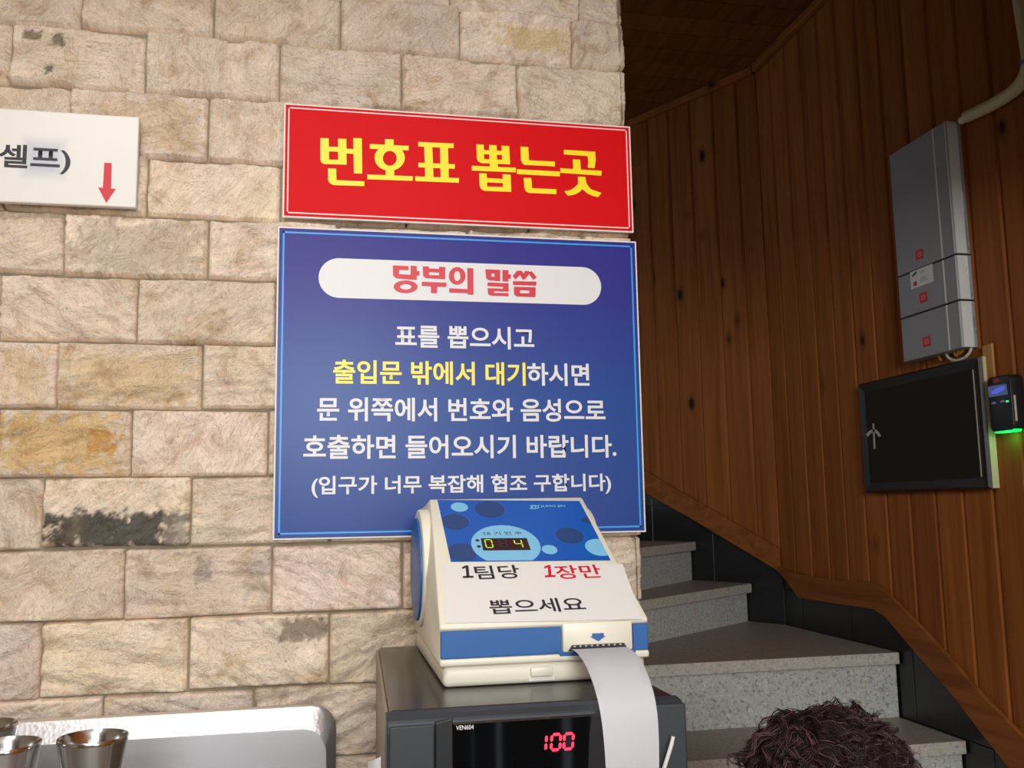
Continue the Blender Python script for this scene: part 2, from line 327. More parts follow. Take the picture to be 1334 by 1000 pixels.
# stains that belong to single stones: (centre x,z, half width, half height, colour, strength)
def P2(x, y): return SP.uv(x, y)
stains = []
def stain(x0, y0, x1, y1, col, k):
    a, b = P2(x0, y0), P2(x1, y1); stains.append(((a[0]+b[0])/2, (a[1]+b[1])/2, abs(b[0]-a[0])/2, abs(b[1]-a[1])/2, np.array(srgb(*col)[:3]), k))
stain(57, 668, 232, 714, (98, 94, 86), 1.0); stain(215, 668, 246, 714, (160, 150, 136), .7); stain(362, 806, 428, 832, (140, 124, 108), .8); stain(90, 285, 266, 362, (176, 164, 148), .55)
stain(28, 36, 52, 50, (120, 110, 92), .9); stain(64, 42, 82, 62, (135, 124, 105), .9); stain(58, 84, 70, 96, (120, 110, 92), .9)
stain(0, 540, 150, 615, (222, 186, 122), .8); stain(80, 455, 255, 528, (220, 188, 138), .6); stain(120, 560, 152, 590, (206, 150, 78), .7); stain(0, 455, 60, 530, (224, 190, 134), .5)
stain(650, 30, 745, 70, (222, 196, 134), .7); stain(100, 122, 265, 200, (214, 182, 134), .5); stain(255, 725, 275, 760, (150, 140, 132), .6); stain(320, 725, 350, 775, (170, 164, 158), .5)
def fine(x0, x1, z0, z1): return x1 > -.68 and z1 > 1.08 and z0 < 2.46
for (z0, z1, xs) in rows:
    for a, b in zip(xs, xs[1:]):
        if b < -1.2: continue
        seed = int((a*131+z0*977)*1000); rs = random.Random(seed)
        st = .0033 if fine(a, b, z0, z1) else .02
        g = rs.uniform(.0004, .0015)
        x0, x1, y0, y1 = a+g, b-g*(b < XE-.01), z0+g*rs.uniform(.6, 1.5), z1-g*rs.uniform(.6, 1.6)
        # corners a little out of square
        dz = [rs.uniform(-.002, .002) for _ in range(4)]
        nx, nz = max(4, int((x1-x0)/st)), max(4, int((y1-y0)/st)); lift = rs.uniform(-.003, .004); tx, tz = rs.uniform(-.03, .03), rs.uniform(-.05, .05)
        sx = Vector((rs.uniform(-9, 9), rs.uniform(-9, 9), rs.uniform(-9, 9))); c0 = stone_tint(a, z0, seed); o0 = len(V)
        ang = rs.uniform(-.6, .6)+(1.2 if rs.random() < .3 else 0); ca, sa = math.cos(ang), math.sin(ang)
        for iz in range(nz+1):
            for ix in range(nx+1):
                u, v = ix/nx, iz/nz; x = x0+(x1-x0)*u; zz = y0+(y1-y0)*v
                zz += (dz[0]*(1-u)+dz[1]*u)*(1-v)+(dz[2]*(1-u)+dz[3]*u)*v
                p = Vector((x, zz, 0)); q = p*11+sx
                e = min(x-x0, x1-x, zz-y0, y1-zz)
                q2 = Vector(((p.x*ca+p.y*sa)*16, (-p.x*sa+p.y*ca)*70, 0))+sx
                n1 = noise.fractal(q, 1.0, 2.0, 5); n2 = noise.noise(q2); n3 = noise.fractal(p*60+sx, .8, 2, 3)
                tr = 2.2*noise.fractal(q2*.5, .9, 2, 4)+1.5*n1; fl_ = math.floor(tr); fr_ = tr-fl_; tr = fl_+(0 if fr_ < .7 else (fr_-.7)/.3); rg_ = abs(noise.noise(q*1.7))+.5*abs(noise.noise(q*3.9)); d = lift+tx*(x-(x0+x1)/2)+tz*(zz-(y0+y1)/2)+.0034*tr+.0022*n1+.0030*(.45-rg_)+.0016*n2*(.5+.5*noise.noise(q*.5))+.0010*n3
                ew = .0018+.016*max(0, noise.noise(p*17+sx)-.22); k = max(0, 1-e/ew)
                if ix in (0, nx) or iz in (0, nz): d = -.022
                else: d -= .009*k**1.5
                V.append((x, YS-max(-.022, min(.0105, d)), zz)); GR.append((p.x*ca+p.y*sa+sx.x, -p.x*sa+p.y*ca+sx.y, sx.z))
                c = c0*(1+.10*noise.noise(p*7+sx))
                al = 1.
                c = c*np.array([1, 1+.02*n1, 1+.06*noise.noise(p*14-sx)])
                for (cx, cz, hw, hh, sc, kk) in stains:
                    if abs(x-cx) < hw*1.3 and abs(zz-cz) < hh*1.3 and a-.01 < cx < b+.01 and z0-.005 < cz < z1+.005:
                        r = max(abs(x-cx)/hw, abs(zz-cz)/hh); f = 1-r+.55*noise.fractal(p*70+Vector((3, 7, 1)), .7, 2, 5)+.10
                        f = max(0, min(1, f*3.2))*kk; c = c*(1-f)+sc*f; al *= 1-f
                CL.append((*np.clip(c, 0, 1), al))
        W = nx+1
        for iz in range(nz):
            for ix in range(nx):
                i = o0+iz*W+ix; FC.append((i, i+1, i+W+1, i+W))
me = bpy.data.meshes.new('wall_front'); me.from_pydata(V, [], FC); me.update()
ca_ = me.color_attributes.new('tint', 'FLOAT_COLOR', 'POINT'); ca_.data.foreach_set('color', np.array(CL, dtype=np.float32).ravel())
ga_ = me.attributes.new('grain', 'FLOAT_VECTOR', 'POINT'); ga_.data.foreach_set('vector', np.array(GR, dtype=np.float32).ravel())
me.polygons.foreach_set('use_smooth', [True]*len(me.polygons))
wall = link('wall_front', me, MS); tag(wall, kind='structure')
bm = bmesh.new(); box(bm, (-1.2, 1.531, 0), (XE-.012, 1.60, 3.14)); obj('trim_1', bm, MMORT); tag(bpy.data.objects['trim_1'], kind='structure')
# the short return of the wall beside the stairs, same stones cut in courses
V, FC, CL = [], [], []
for ri, (z0, z1, xs) in enumerate(rows):
    ys = [1.505, 1.505+(.2 if ri % 2 else .12)]
    while ys[-1] < 2.2: ys.append(ys[-1]+.225)
    ys.append(2.4)
    for a, b in zip(ys, ys[1:]):
        if b-a < .02: continue
        c = stone_tint(a, z0, int(a*999+z0*777)); s_ = Vector((a*50, z0*50, 3)); o0 = len(V)
        for iz in range(7):
            for iy in range(13):
                y = a+.001+(b-a-.002)*iy/12; zz = z0+.001+(z1-z0-.002)*iz/6
                d = 0 if iy in (0, 12) or iz in (0, 6) else .008+.005*noise.fractal(Vector((y, zz, 0))*16+s_, 1, 2, 3)
                V.append((XE-.012+d, y, zz)); CL.append((*c, 1))
        for iz in range(6):
            for iy in range(12):
                i = o0+iz*13+iy; FC.append((i, i+1, i+14, i+13))
me = bpy.data.meshes.new('wall_stair_side'); me.from_pydata(V, [], FC); me.update()
ca_ = me.color_attributes.new('tint', 'FLOAT_COLOR', 'POINT'); ca_.data.foreach_set('color', np.array(CL, dtype=np.float32).ravel())
ga_ = me.attributes.new('grain', 'FLOAT_VECTOR', 'POINT'); ga_.data.foreach_set('vector', np.array([(v[1], v[2], 4.) for v in V], dtype=np.float32).ravel())
me.polygons.foreach_set('use_smooth', [True]*len(me.polygons)); tag(link('wall_stair_side', me, MS), kind='structure')
bm = bmesh.new(); box(bm, (XE-.12, 1.60, 0), (XE-.013, 2.4, 3.14)); tag(obj('trim_2', bm, MMORT), kind='structure')

# floor, ceiling, timber walls
bm = bmesh.new(); box(bm, (-2.2, -2.5, -.05), (1.75, 1.6, 0)); tag(obj('floor', bm, MFLOOR), kind='structure')
CZ = 3.14; RW = 1.6; CN = Vector((1.6, 3.12, 0)); BD = Vector((-.48, .88, 0)).normalized(); BL = 1.9   # right wall plane, corner, back wall direction
WALLR = Plane((RW, 0, 0), (0, -1, 0), (0, 0, 1)); WALLB = Plane(CN, -BD, (0, 0, 1))
bm = bmesh.new(); y = .95
while y < 5.0:
    box(bm, (-.3, y+.001, CZ), (1.72, y+.109, CZ+.02)); y += .11
bm2 = bmesh.new(); tag(obj('ceiling_stairwell', bm, MWY, bevel=.003, seg=1), kind='structure')
MCEIL = mat('white_ceiling', srgb(214, 208, 198), .8); MWALLP = mat('beige_wall', srgb(150, 135, 115), .8)
bm = bmesh.new(); box(bm, (-2.2, -2.5, 2.5), (XE, 1.50, 2.56)); box(bm, (XE, -2.5, 2.5), (1.72, .95, 2.56)); tag(obj('ceiling', bm, MCEIL), kind='structure')
bm = bmesh.new(); box(bm, (XE, .88, 2.17), (1.72, .95, 3.16)); box(bm, (XE-.03, .88, 2.5), (XE, 1.5, 3.16)); tag(obj('wall_light_block', bm, MCEIL), kind='structure')  # unseen lintel added to keep light off the upper stairwell
bm = bmesh.new(); box(bm, (-2.25, -2.5, 0), (-2.2, 1.53, 2.5)); tag(obj('wall_left', bm, MWALLP), kind='structure')
bm = bmesh.new(); box(bm, (-2.25, 1.53, 0), (-1.2, 1.6, 2.5)); tag(obj('wall_corner', bm, MWALLP), kind='structure')
bm = bmesh.new(); box(bm, (-2.2, -2.5, 0), (-.44, -2.4, 2.5)); box(bm, (-.44, -2.5, 0), (.44, -2.4, 1.70)); box(bm, (-.44, -2.5, 2.40), (.44, -2.4, 2.5)); box(bm, (.44, -2.5, 0), (.60, -2.4, 2.5)); box(bm, (.60, -2.5, 2.35), (1.72, -2.4, 2.5)); tag(obj('wall_rear', bm, MWALLP), kind='structure')
bm = bmesh.new()
for x in (.60, 1.05, 1.66): box(bm, (x, -2.46, 0), (x+.06, -2.41, 2.35))
for a, b in ((.66, .69), (.70, .80), (.83, 1.05), (1.16, 1.25), (1.29, 1.66)): box(bm, (a, -2.45, 0), (b, -2.42, .88))
box(bm, (.6, -2.46, 2.29), (1.72, -2.41, 2.35)); tag(obj('door_1', bm, MBLK2), kind='structure')
def lerp_poly(pts, x):
    pts = sorted(pts)
    if x <= pts[0][0]:
        (a, b), (c, d) = pts[0], pts[1]; return b+(d-b)/(c-a)*(x-a)
    for (a, b), (c, d) in zip(pts, pts[1:]):
        if x <= c: return b+(d-b)*(x-a)/(c-a)
    (a, b), (c, d) = pts[-2], pts[-1]; return b+(d-b)/(c-a)*(x-a)
trU = [WALLR.uv(*p) for p in ((1022, 739), (1039, 746), (1063, 751), (1111, 756), (1141, 758), (1163, 773), (1207, 817), (1249, 863), (1291, 910), (1330, 949))]
trL = [WALLR.uv(*p) for p in ((1022, 748), (1030, 757), (1045, 778), (1102, 787), (1144, 793), (1159, 803), (1192, 842), (1249, 907), (1288, 958), (1322, 1000))]
def boards(bm, pl, u0, u1, zfun, width, g=.0075):
    u = u0
    while u < u1-.01:
        e = min(u+width, u1); a, b = u+.0004, e-.0004
        za, zb_ = max(.0, zfun(a)), max(.0, zfun(b))
        P = [(a, 0, 0), (a, -.001, 0)]
        pr = [(a, -.012), (a, -.007), (a+g, 0), (b-g, 0), (b, -.007), (b, -.012)]
        A = [bm.verts.new(pl.at(uu, max(.0, zfun(uu)), h)) for uu, h in pr]; B = [bm.verts.new(pl.at(uu, CZ, h)) for uu, h in pr]
        for k in range(5): bm.faces.new((A[k], A[k+1], B[k+1], B[k]))
        bm.faces.new(A); bm.faces.new(B[::-1]); u = e
    return bm
midR = lambda u: max(.06, (lerp_poly(trU, u)+lerp_poly(trL, u))/2)
bm = boards(bmesh.new(), WALLR, -3.120, 2.4, midR, .1105); tag(obj('wall_right', bm, MWZ), kind='structure')
bU = [WALLB.uv(*p) for p in ((1018, 714), (928, 663), (850, 617))]; bLo = [WALLB.uv(*p) for p in ((1020, 745), (930, 690), (842, 641))]
midB = lambda u: min(2.6, (lerp_poly(bU, u)+lerp_poly(bLo, u))/2)
bm = boards(bmesh.new(), WALLB, -BL, .004, midB, .113); tag(obj('wall_back', bm, MWZ), kind='structure')
# sloping skirting boards
def band(bm, pl, up, lo, us, th):
    for a, b in zip(us, us[1:]): slab(bm, [pl.at(a, lerp_poly(lo, a), .004), pl.at(b, lerp_poly(lo, b), .004), pl.at(b, lerp_poly(up, b), .004), pl.at(a, lerp_poly(up, a), .004)], pl.n*th)
    bmesh.ops.remove_doubles(bm, verts=bm.verts[:], dist=.0004); return bm
us = [-3.118]+[u for u, _ in sorted(trL)[1:]]+[u for u, _ in sorted(trU)[2:]]+[-1.6, -1.0, -.6]
us = sorted(set(round(u, 4) for u in us if u >= -3.118))
bm = band(bmesh.new(), WALLR, trU, trL, us, .012); tag(obj('baseboard_right', bm, MWX, bevel=.002), kind='structure')
bm = band(bmesh.new(), WALLB, bU, bLo, [-1.6, -.8, -.4, .006], .012); tag(obj('baseboard_back', bm, MWX, bevel=.002), kind='structure')
# cornice between boards and ceiling
bm = slab(bmesh.new(), [WALLB.at(-1.8, CZ-.03, .002), WALLB.at(0, CZ-.03, .002), WALLB.at(0, CZ-.001, .002), WALLB.at(-1.8, CZ-.001, .002)], WALLB.n*.022); tag(obj('trim_3', bm, MWX, bevel=.003), kind='structure')
bm = slab(bmesh.new(), [WALLR.at(-3.1, CZ-.03, .002), WALLR.at(.3, CZ-.03, .002), WALLR.at(.3, CZ-.001, .002), WALLR.at(-3.1, CZ-.001, .002)], WALLR.n*.022); tag(obj('trim_4', bm, MWX, bevel=.003), kind='structure')
# black tiled wall under the boards, behind them
def tiles(bm, pl, u0, u1, h, zt):
    u = u1
    while u > u0+.01:
        v = 0.0
        while v < zt:
            a, b = max(u-.30, u0), u
            slab(bm, [pl.at(a+.001, v+.001, h), pl.at(b-.001, v+.001, h), pl.at(b-.001, min(v+.3, zt)-.001, h), pl.at(a+.001, min(v+.3, zt)-.001, h)], -pl.n*.008); v += .3
        u -= .30
    return bm
bm = tiles(bmesh.new(), WALLR, -3.125, 2.4, -.012, 1.42); tag(obj('trim_5', bm, MTILE, bevel=.0008, seg=1), kind='structure')
bm = tiles(bmesh.new(), WALLB, -1.8, .0, -.012, 2.3); tag(obj('trim_6', bm, MTILE, bevel=.0008, seg=1), kind='structure')
MGROUT = mat('pale_grout', srgb(90, 90, 88), .9)
bm = bmesh.new(); slab(bm, [WALLR.at(-3.2, 0, -.019), WALLR.at(2.45, 0, -.019), WALLR.at(2.45, CZ, -.019), WALLR.at(-3.2, CZ, -.019)], -WALLR.n*.1); tag(obj('wall_right_backing', bm, MGROUT), kind='structure')
bm = bmesh.new(); slab(bm, [WALLB.at(-1.95, 0, -.019), WALLB.at(.02, 0, -.019), WALLB.at(.02, CZ, -.019), WALLB.at(-1.95, CZ, -.019)], -WALLB.n*.1); tag(obj('wall_back_backing', bm, MGROUT), kind='structure')
# far closing wall of the stairwell (upstairs, behind the stone wall)
pE = CN+BD*BL
WALLF = Plane((pE.x, pE.y, 0), (1, 0, 0), (0, 0, 1))
bm = boards(bmesh.new(), WALLF, -1.0, .0, lambda u: 0, .113); tag(obj('wall_far', bm, MWZ), kind='structure')

# ------------------------------------------------------------------ staircase
st = thing('staircase', 'grey granite staircase winding up to the left beside the timber wall', 'stairs', (1.06, 1.2, 0))
XL, XR = XE+.006, 1.606
def step(front_a, front_b, back, zt, zlow, over=.022, nose=.033):
    """front_a left end, front_b right end of the riser line, back = remaining plan points going round"""
    a, b = Vector((*front_a, 0)), Vector((*front_b, 0)); d = (b-a).normalized(); nrm = Vector((d.y, -d.x, 0))
    bm = slab(bmesh.new(), [a+Vector((0, 0, zlow)), b+Vector((0, 0, zlow)), b+Vector((0, 0, zt-nose)), a+Vector((0, 0, zt-nose))], -nrm*.02)
    obj('riser', bm, MRISER, st)
    pts = [a+nrm*over, b+nrm*over]+[Vector((*p, 0)) for p in back]
    bm = slab(bmesh.new(), [p+Vector((0, 0, zt)) for p in pts], Vector((0, 0, -nose)))
    o = obj('tread', bm, MTREAD, st, bevel=.003)
    o.data.materials.append(MNOSE)
    for f in o.data.polygons:
        if abs(f.normal.z) < .6: f.material_index = 1
ynose = [1.14, 1.41, 1.68, 1.95, 2.215, 2.475]
for k in range(5):
    step((XL, ynose[k]), (XR, ynose[k]), [(XR, ynose[k+1]+.02), (XL, ynose[k+1]+.02)], .18*(k+1), .18*k)
ctr = (XE-.02, 2.455)
def wp(t): p = CN+BD*t; return (p.x-.006*BD.y*0+.004, p.y)
tC, tD, tE = .155, .405, .92
step((XL, ynose[5]), (XR, ynose[5]), [(XR, 3.115), wp(.02), wp(tC+.05), (ctr[0]+.04, ctr[1]+.06)], 1.08, .90)
step(ctr, wp(tC), [wp(tD+.06), (ctr[0], ctr[1]+.1)], 1.215, 1.08)
step((ctr[0]-.02, ctr[1]+.02), wp(tD), [wp(tE+.05), (ctr[0]-.1, ctr[1]+.1)], 1.36, 1.215)
step((ctr[0]-.06, ctr[1]+.03), wp(tE), [wp(1.85), (.2, 4.7), (.1, 2.55)], 1.50, 1.36)

# ------------------------------------------------------------------ signs
def px_polys(bm, pl, ox, oy, sc, polys, h):
    for i, P in enumerate(polys): patch(bm, pl, [pl.uv(ox+x*sc, oy+y*sc) for x, y in P], h+.00004*(i % 9))
def px_ring(bm, pl, ox, oy, sc, c, rx, ry, ci, rxi, ryi, h, n=40):
    h += .0004
    f = lambda cx, cy, a, b: [bm.verts.new(pl.at(*pl.uv(ox+(cx+a*math.cos(2*PI*k/n))*sc, oy+(cy+b*math.sin(2*PI*k/n))*sc), h)) for k in range(n)]
    A, B = f(*c, rx, ry), f(*ci, rxi, ryi)
    for k in range(n): bm.faces.new((A[k], A[(k+1) % n], B[(k+1) % n], B[k]))
def board(name, label, cat, u0, v0, u1, v1, face, th=.006):
    t = thing(name, label, cat, ((u0+u1)/2, 1.5+th, v0))
    bm = bmesh.new(); box(bm, (u0, 1.5, v0), (u1, 1.5+th, v1)); obj('foam_board', bm, MFOAM, t)
    bm = bmesh.new(); patch(bm, SIGN, ((u0+.0025, v0+.0025), (u1-.0025, v0+.0025), (u1-.0025, v1-.0025), (u0+.0025, v1-.0025)), .0004); obj('printed_face', bm, face, t)
    return t
# red sign
qs = [SIGN.uv(*p) for p in ((371, 136), (818, 163), (828, 298), (367, 288))]
u0, v0, u1, v1 = (qs[0][0]+qs[3][0])/2, (qs[2][1]+qs[3][1])/2, (qs[1][0]+qs[2][0])/2, (qs[0][1]+qs[1][1])/2
RS = board('ticket_sign', 'long red sign with bold yellow lettering above the blue notice', 'sign', u0, v0, u1, v1, MRED)
bm = line_rect(bmesh.new(), SIGN, u0+.0065, v0+.0065, u1-.0065, v1-.0065, .0022, .0008); obj('border_line', bm, MPINK, RS)
bm = bmesh.new(); H = .001
px_polys(bm, SIGN, 405, 165, .15, [
    [(82, 100), (155, 103), (158, 300), (82, 282)], [(82, 280), (155, 287), (310, 291), (310, 332), (112, 326), (92, 314), (84, 298)], [(150, 175), (238, 178), (238, 220), (150, 216)], [(236, 106), (308, 108), (310, 332), (236, 328)],
    [(306, 193), (372, 196), (372, 238), (306, 235)], [(368, 100), (442, 103), (446, 410), (374, 407)], [(148, 363), (220, 366), (222, 465), (210, 510), (180, 503), (158, 486), (149, 460)], [(222, 465), (464, 477), (464, 518), (210, 510)],
    [(643, 110), (717, 112), (719, 180), (643, 176)], [(512, 152), (850, 168), (848, 208), (512, 193)], [(648, 370), (722, 375), (724, 432), (650, 428)], [(490, 416), (886, 432), (884, 472), (490, 458)],
    [(932, 134), (1240, 148), (1238, 189), (932, 174)], [(983, 170), (1054, 175), (1064, 440), (992, 436)], [(1120, 178), (1190, 182), (1197, 446), (1127, 442)], [(933, 314), (1250, 328), (1248, 368), (933, 354)], [(905, 433), (1286, 448), (1284, 489), (905, 474)]], H)
px_ring(bm, SIGN, 405, 165, .15, (684, 272), 131, 113, (685, 277), 60, 64, H)
px_polys(bm, SIGN, 605, 165, .15, [
    [(102, 155), (167, 158), (172, 315), (140, 315), (116, 300), (108, 280)], [(213, 160), (278, 163), (283, 320), (216, 315)], [(322, 167), (388, 170), (395, 329), (328, 324)], [(165, 204), (325, 212), (325, 248), (165, 240)],
    [(128, 281), (395, 292), (395, 329), (142, 318)], [(220, 315), (288, 322), (290, 358), (220, 352)], [(64, 341), (446, 358), (446, 399), (64, 383)], [(127, 405), (192, 408), (198, 550), (165, 556), (142, 540), (131, 515)],
    [(330, 414), (400, 418), (406, 568), (334, 562)], [(190, 447), (335, 455), (336, 492), (194, 484)], [(150, 520), (405, 526), (406, 568), (165, 558)],
    [(486, 175), (553, 178), (560, 293), (520, 333), (500, 318), (490, 290)], [(560, 293), (785, 305), (784, 347), (520, 333)], [(455, 371), (827, 391), (827, 434), (455, 413)],
    [(514, 445), (580, 448), (586, 535), (556, 577), (532, 562), (520, 535)], [(586, 535), (798, 545), (797, 587), (556, 577)],
    [(862, 202), (1136, 220), (1134, 262), (862, 243)], [(1066, 252), (1134, 240), (1139, 290), (1128, 362), (1070, 358), (1074, 300)], [(940, 285), (1004, 288), (1010, 378), (944, 372)], [(832, 361), (1190, 385), (1188, 427), (832, 402)],
    [(985, 435), (1048, 438), (1045, 490), (1022, 545), (985, 500)], [(985, 500), (1022, 545), (1000, 567), (970, 585), (930, 597), (896, 600), (866, 562), (920, 552), (955, 528)],
    [(1048, 438), (1058, 490), (1022, 545), (1000, 500)], [(1058, 490), (1075, 520), (1100, 546), (1188, 576), (1160, 614), (1110, 602), (1065, 580), (1022, 545)]], H)
obj('lettering', bm, MYEL, RS)
# blue notice
qs = [SIGN.uv(*p) for p in ((362, 293), (828, 316), (842, 693), (355, 703))]
u0, v0, u1, v1 = (qs[0][0]+qs[3][0])/2, (qs[2][1]+qs[3][1])/2, (qs[1][0]+qs[2][0])/2, (qs[0][1]+qs[1][1])/2
NS = board('notice_sign', 'large square blue notice with white and yellow lettering below the red sign', 'sign', u0, v0, u1, v1, MBLUE)
bm = line_rect(bmesh.new(), SIGN, u0+.008, v0+.008, u1-.008, v1-.008, .0028, .0008); obj('border_line', bm, MCYAN, NS)
pu0, pu1 = SIGN.uv(415, 360)[0], SIGN.uv(783, 374)[0]; pv1 = (SIGN.uv(470, 336.7)[1]+SIGN.uv(740, 348)[1])/2; pv0 = (SIGN.uv(440, 387)[1]+SIGN.uv(745, 397.5)[1])/2
r_ = (pv1-pv0)/2; P = [(pu1-r_+r_*math.cos(a), (pv0+pv1)/2+r_*math.sin(a)) for a in np.linspace(-PI/2, PI/2, 20)]+[(pu0+r_+r_*math.cos(a), (pv0+pv1)/2+r_*math.sin(a)) for a in np.linspace(PI/2, 3*PI/2, 20)]
bm = bmesh.new(); patch(bm, SIGN, P, .0008); obj('heading_band', bm, MWHP, NS)
bm = bmesh.new(); H = .0013; sc = .157421
px_polys(bm, SIGN, 500, 330, sc, [
    [(74, 100), (205, 106), (205, 140), (74, 136)], [(74, 100), (126, 102), (126, 207), (100, 205), (76, 185)], [(76, 170), (222, 178), (222, 218), (105, 207)], [(220, 103), (272, 105), (272, 220), (222, 218)], [(268, 146), (295, 147), (295, 185), (268, 184)],
    [(321, 108), (373, 110), (374, 207), (345, 204), (325, 188)], [(457, 112), (508, 115), (507, 214), (457, 212)], [(370, 125), (460, 130), (460, 160), (370, 155)], [(330, 180), (507, 183), (507, 214), (345, 205)], [(313, 235), (518, 243), (516, 279), (313, 270)], [(388, 268), (442, 271), (440, 331), (390, 329)],
    [(540, 289), (692, 297), (692, 330), (540, 325)], [(689, 122), (740, 125), (741, 343), (692, 341)],
    [(840, 132), (890, 134), (890, 225), (865, 222), (845, 205)], [(840, 132), (962, 138), (962, 170), (840, 165)], [(915, 137), (962, 138), (962, 230), (915, 228)], [(845, 192), (962, 196), (962, 230), (865, 222)], [(980, 138), (1030, 140), (1030, 234), (981, 232)], [(1026, 173), (1050, 174), (1050, 210), (1026, 210)],
    [(857, 240), (1032, 249), (1032, 280), (857, 271)], [(985, 262), (1032, 264), (1032, 318), (985, 316)], [(858, 288), (1032, 295), (1032, 318), (858, 311)], [(858, 288), (910, 291), (910, 352), (885, 350), (862, 338)], [(862, 326), (1032, 330), (1032, 355), (885, 350)],
    [(1100, 145), (1138, 145), (1138, 168), (1088, 216), (1064, 188)], [(1112, 158), (1140, 146), (1178, 200), (1150, 220)], [(1166, 147), (1202, 147), (1196, 180), (1164, 218), (1140, 194)], [(1190, 160), (1222, 148), (1264, 198), (1236, 220)], [(1068, 230), (1262, 235), (1260, 268), (1068, 262)],
    [(1075, 276), (1255, 282), (1255, 310), (1075, 305)], [(1078, 329), (1255, 332), (1253, 363), (1100, 357), (1081, 346)], [(1075, 300), (1125, 302), (1125, 345), (1078, 342)], [(1202, 300), (1255, 300), (1255, 345), (1202, 345)]], H)
px_ring(bm, SIGN, 500, 330, sc, (180, 277), 99, 52, (181, 277), 47, 23, H); px_ring(bm, SIGN, 500, 330, sc, (606, 187), 69, 72, (606, 188), 26, 42, H)
obj('heading_lettering', bm, MCRIM, NS)
def two(pl, x0, x1, T, B):
    ym = sum(p[1] for p in T+B)/len(T+B); av = lambda L: sum(pl.uv(*p)[1] for p in L)/len(L)
    return (pl.uv(x0, ym)[0], av(B), pl.uv(x1, ym)[0], av(T))
for body, rc, m in (('표를 뽑으시고', two(SIGN, 515, 695.7, [(550, 423.3), (665, 426)], [(550, 453), (665, 455.3)]), MWHP),
                    ('출입문 밖에서 대기', two(SIGN, 434, 684.5, [(450, 468.3), (680, 472.2)], [(450, 500.3), (680, 502)]), MYEL2),
                    ('하시면', two(SIGN, 686.7, 767.6, [(720, 473)], [(720, 502.5)]), MWHP),
                    ('문 위쪽에서 번호와 음성으로', two(SIGN, 413, 788.3, [(500, 517.8), (720, 519)], [(500, 548.8), (700, 549)]), MWHP),
                    ('호출하면 들어오시기 바랍니다.', two(SIGN, 395.2, 802.6, [(500, 566.5), (720, 566)], [(500, 597.8), (720, 596)]), MWHP),
                    ('(입구가 너무 복잡해 협조 구합니다)', two(SIGN, 405.9, 795.8, [(440, 619.5), (780, 616.5)], [(440, 648), (640, 644.5)]), MWHP)):
    text('lettering', body, SIGN, rc, m, NS, .0009, .021)
# white acrylic sign at the left
u1, v1, v0 = SIGN.uv(183, 157)[0], SIGN.uv(100, 151)[1], SIGN.uv(100, 270)[1]; u0 = u1-.62
WS = thing('self_service_sign', 'thick white acrylic sign with black letters and red down arrow', 'sign', ((u0+u1)/2, 1.512, v0))
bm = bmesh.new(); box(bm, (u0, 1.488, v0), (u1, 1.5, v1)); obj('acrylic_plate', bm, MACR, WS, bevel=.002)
for uu in (u0+.1, SIGN.uv(56, 206)[0]):
    bm = bmesh.new(); box(bm, (uu-.02, 1.4995, (v0+v1)/2-.022), (uu+.02, 1.516, (v0+v1)/2+.022)); obj('mounting_pad', bm, MLGREY, WS, bevel=.003)
WPL = Plane((0, 1.488, 0), (1, 0, 0), (0, 0, 1))
rc = two(WPL, 38, 92, [(57, 190)], [(57, 224)])
hz = rc[3]-rc[1]
text('lettering', '셀프)', WPL, (WPL.uv(-2, 205)[0], WPL.uv(45, 225)[1], WPL.uv(92, 210)[0], WPL.uv(45, 189.5)[1]), MINK, WS, .0006, .02)
text('lettering', '물(', WPL, (WPL.uv(-62, 205)[0], WPL.uv(-30, 222)[1], WPL.uv(-8, 205)[0], WPL.uv(-30, 186)[1]), MINK, WS, .0006, .02)
bm = bmesh.new(); px_polys(bm, WPL, 0, 130, .16, [[(850, 513), (910, 515), (905, 725), (838, 720)], [(800, 714), (943, 725), (866, 840)]], .0006); obj('arrow', bm, MCRIM, WS)

# ------------------------------------------------------------------ counter, appliance
ct = thing('counter', 'low grey laminate counter under the black appliance', 'counter', (-.3, 1.2, 0))
bm = bmesh.new(); box(bm, (-.95, .93, .06), (.415, 1.495, .93)); obj('cabinet', bm, MCAB, ct, bevel=.004)
bm = bmesh.new(); box(bm, (-.96, .905, .93), (.42, 1.498, .955)); obj('worktop', bm, MSTEELB, ct, bevel=.004)
bm = bmesh.new(); box(bm, (-.94, .97, 0), (.40, 1.45, .06)); obj('plinth', bm, MBLK2, ct)
ZA = 1.294; AX0, AX1, AY0, AY1 = .069, .386, .982, 1.478
ap = thing('countertop_warmer', 'black countertop appliance with glass front and red digits under the ticket machine', 'appliance', ((AX0+AX1)/2, 1.23, .955))
bm = bmesh.new(); slab(bm, [Vector((AX0+.004, AY0+.03, .97)), Vector((AX1-.002, AY0+.03, .97)), Vector((AX1-.002, AY1, .97)), Vector((AX0+.022, AY1, .97))], (0, 0, ZA-.97)); obj('body', bm, MTOPB, ap, bevel=.004)
bm = bmesh.new(); slab(bm, [Vector((AX0, AY0+.03, .97)), Vector((AX0+.0035, AY0+.03, .97)), Vector((AX0+.0215, AY1-.002, .97)), Vector((AX0+.018, AY1-.002, .97))], (0, 0, ZA-.974)); obj('side_panel', bm, MBEIGE, ap)
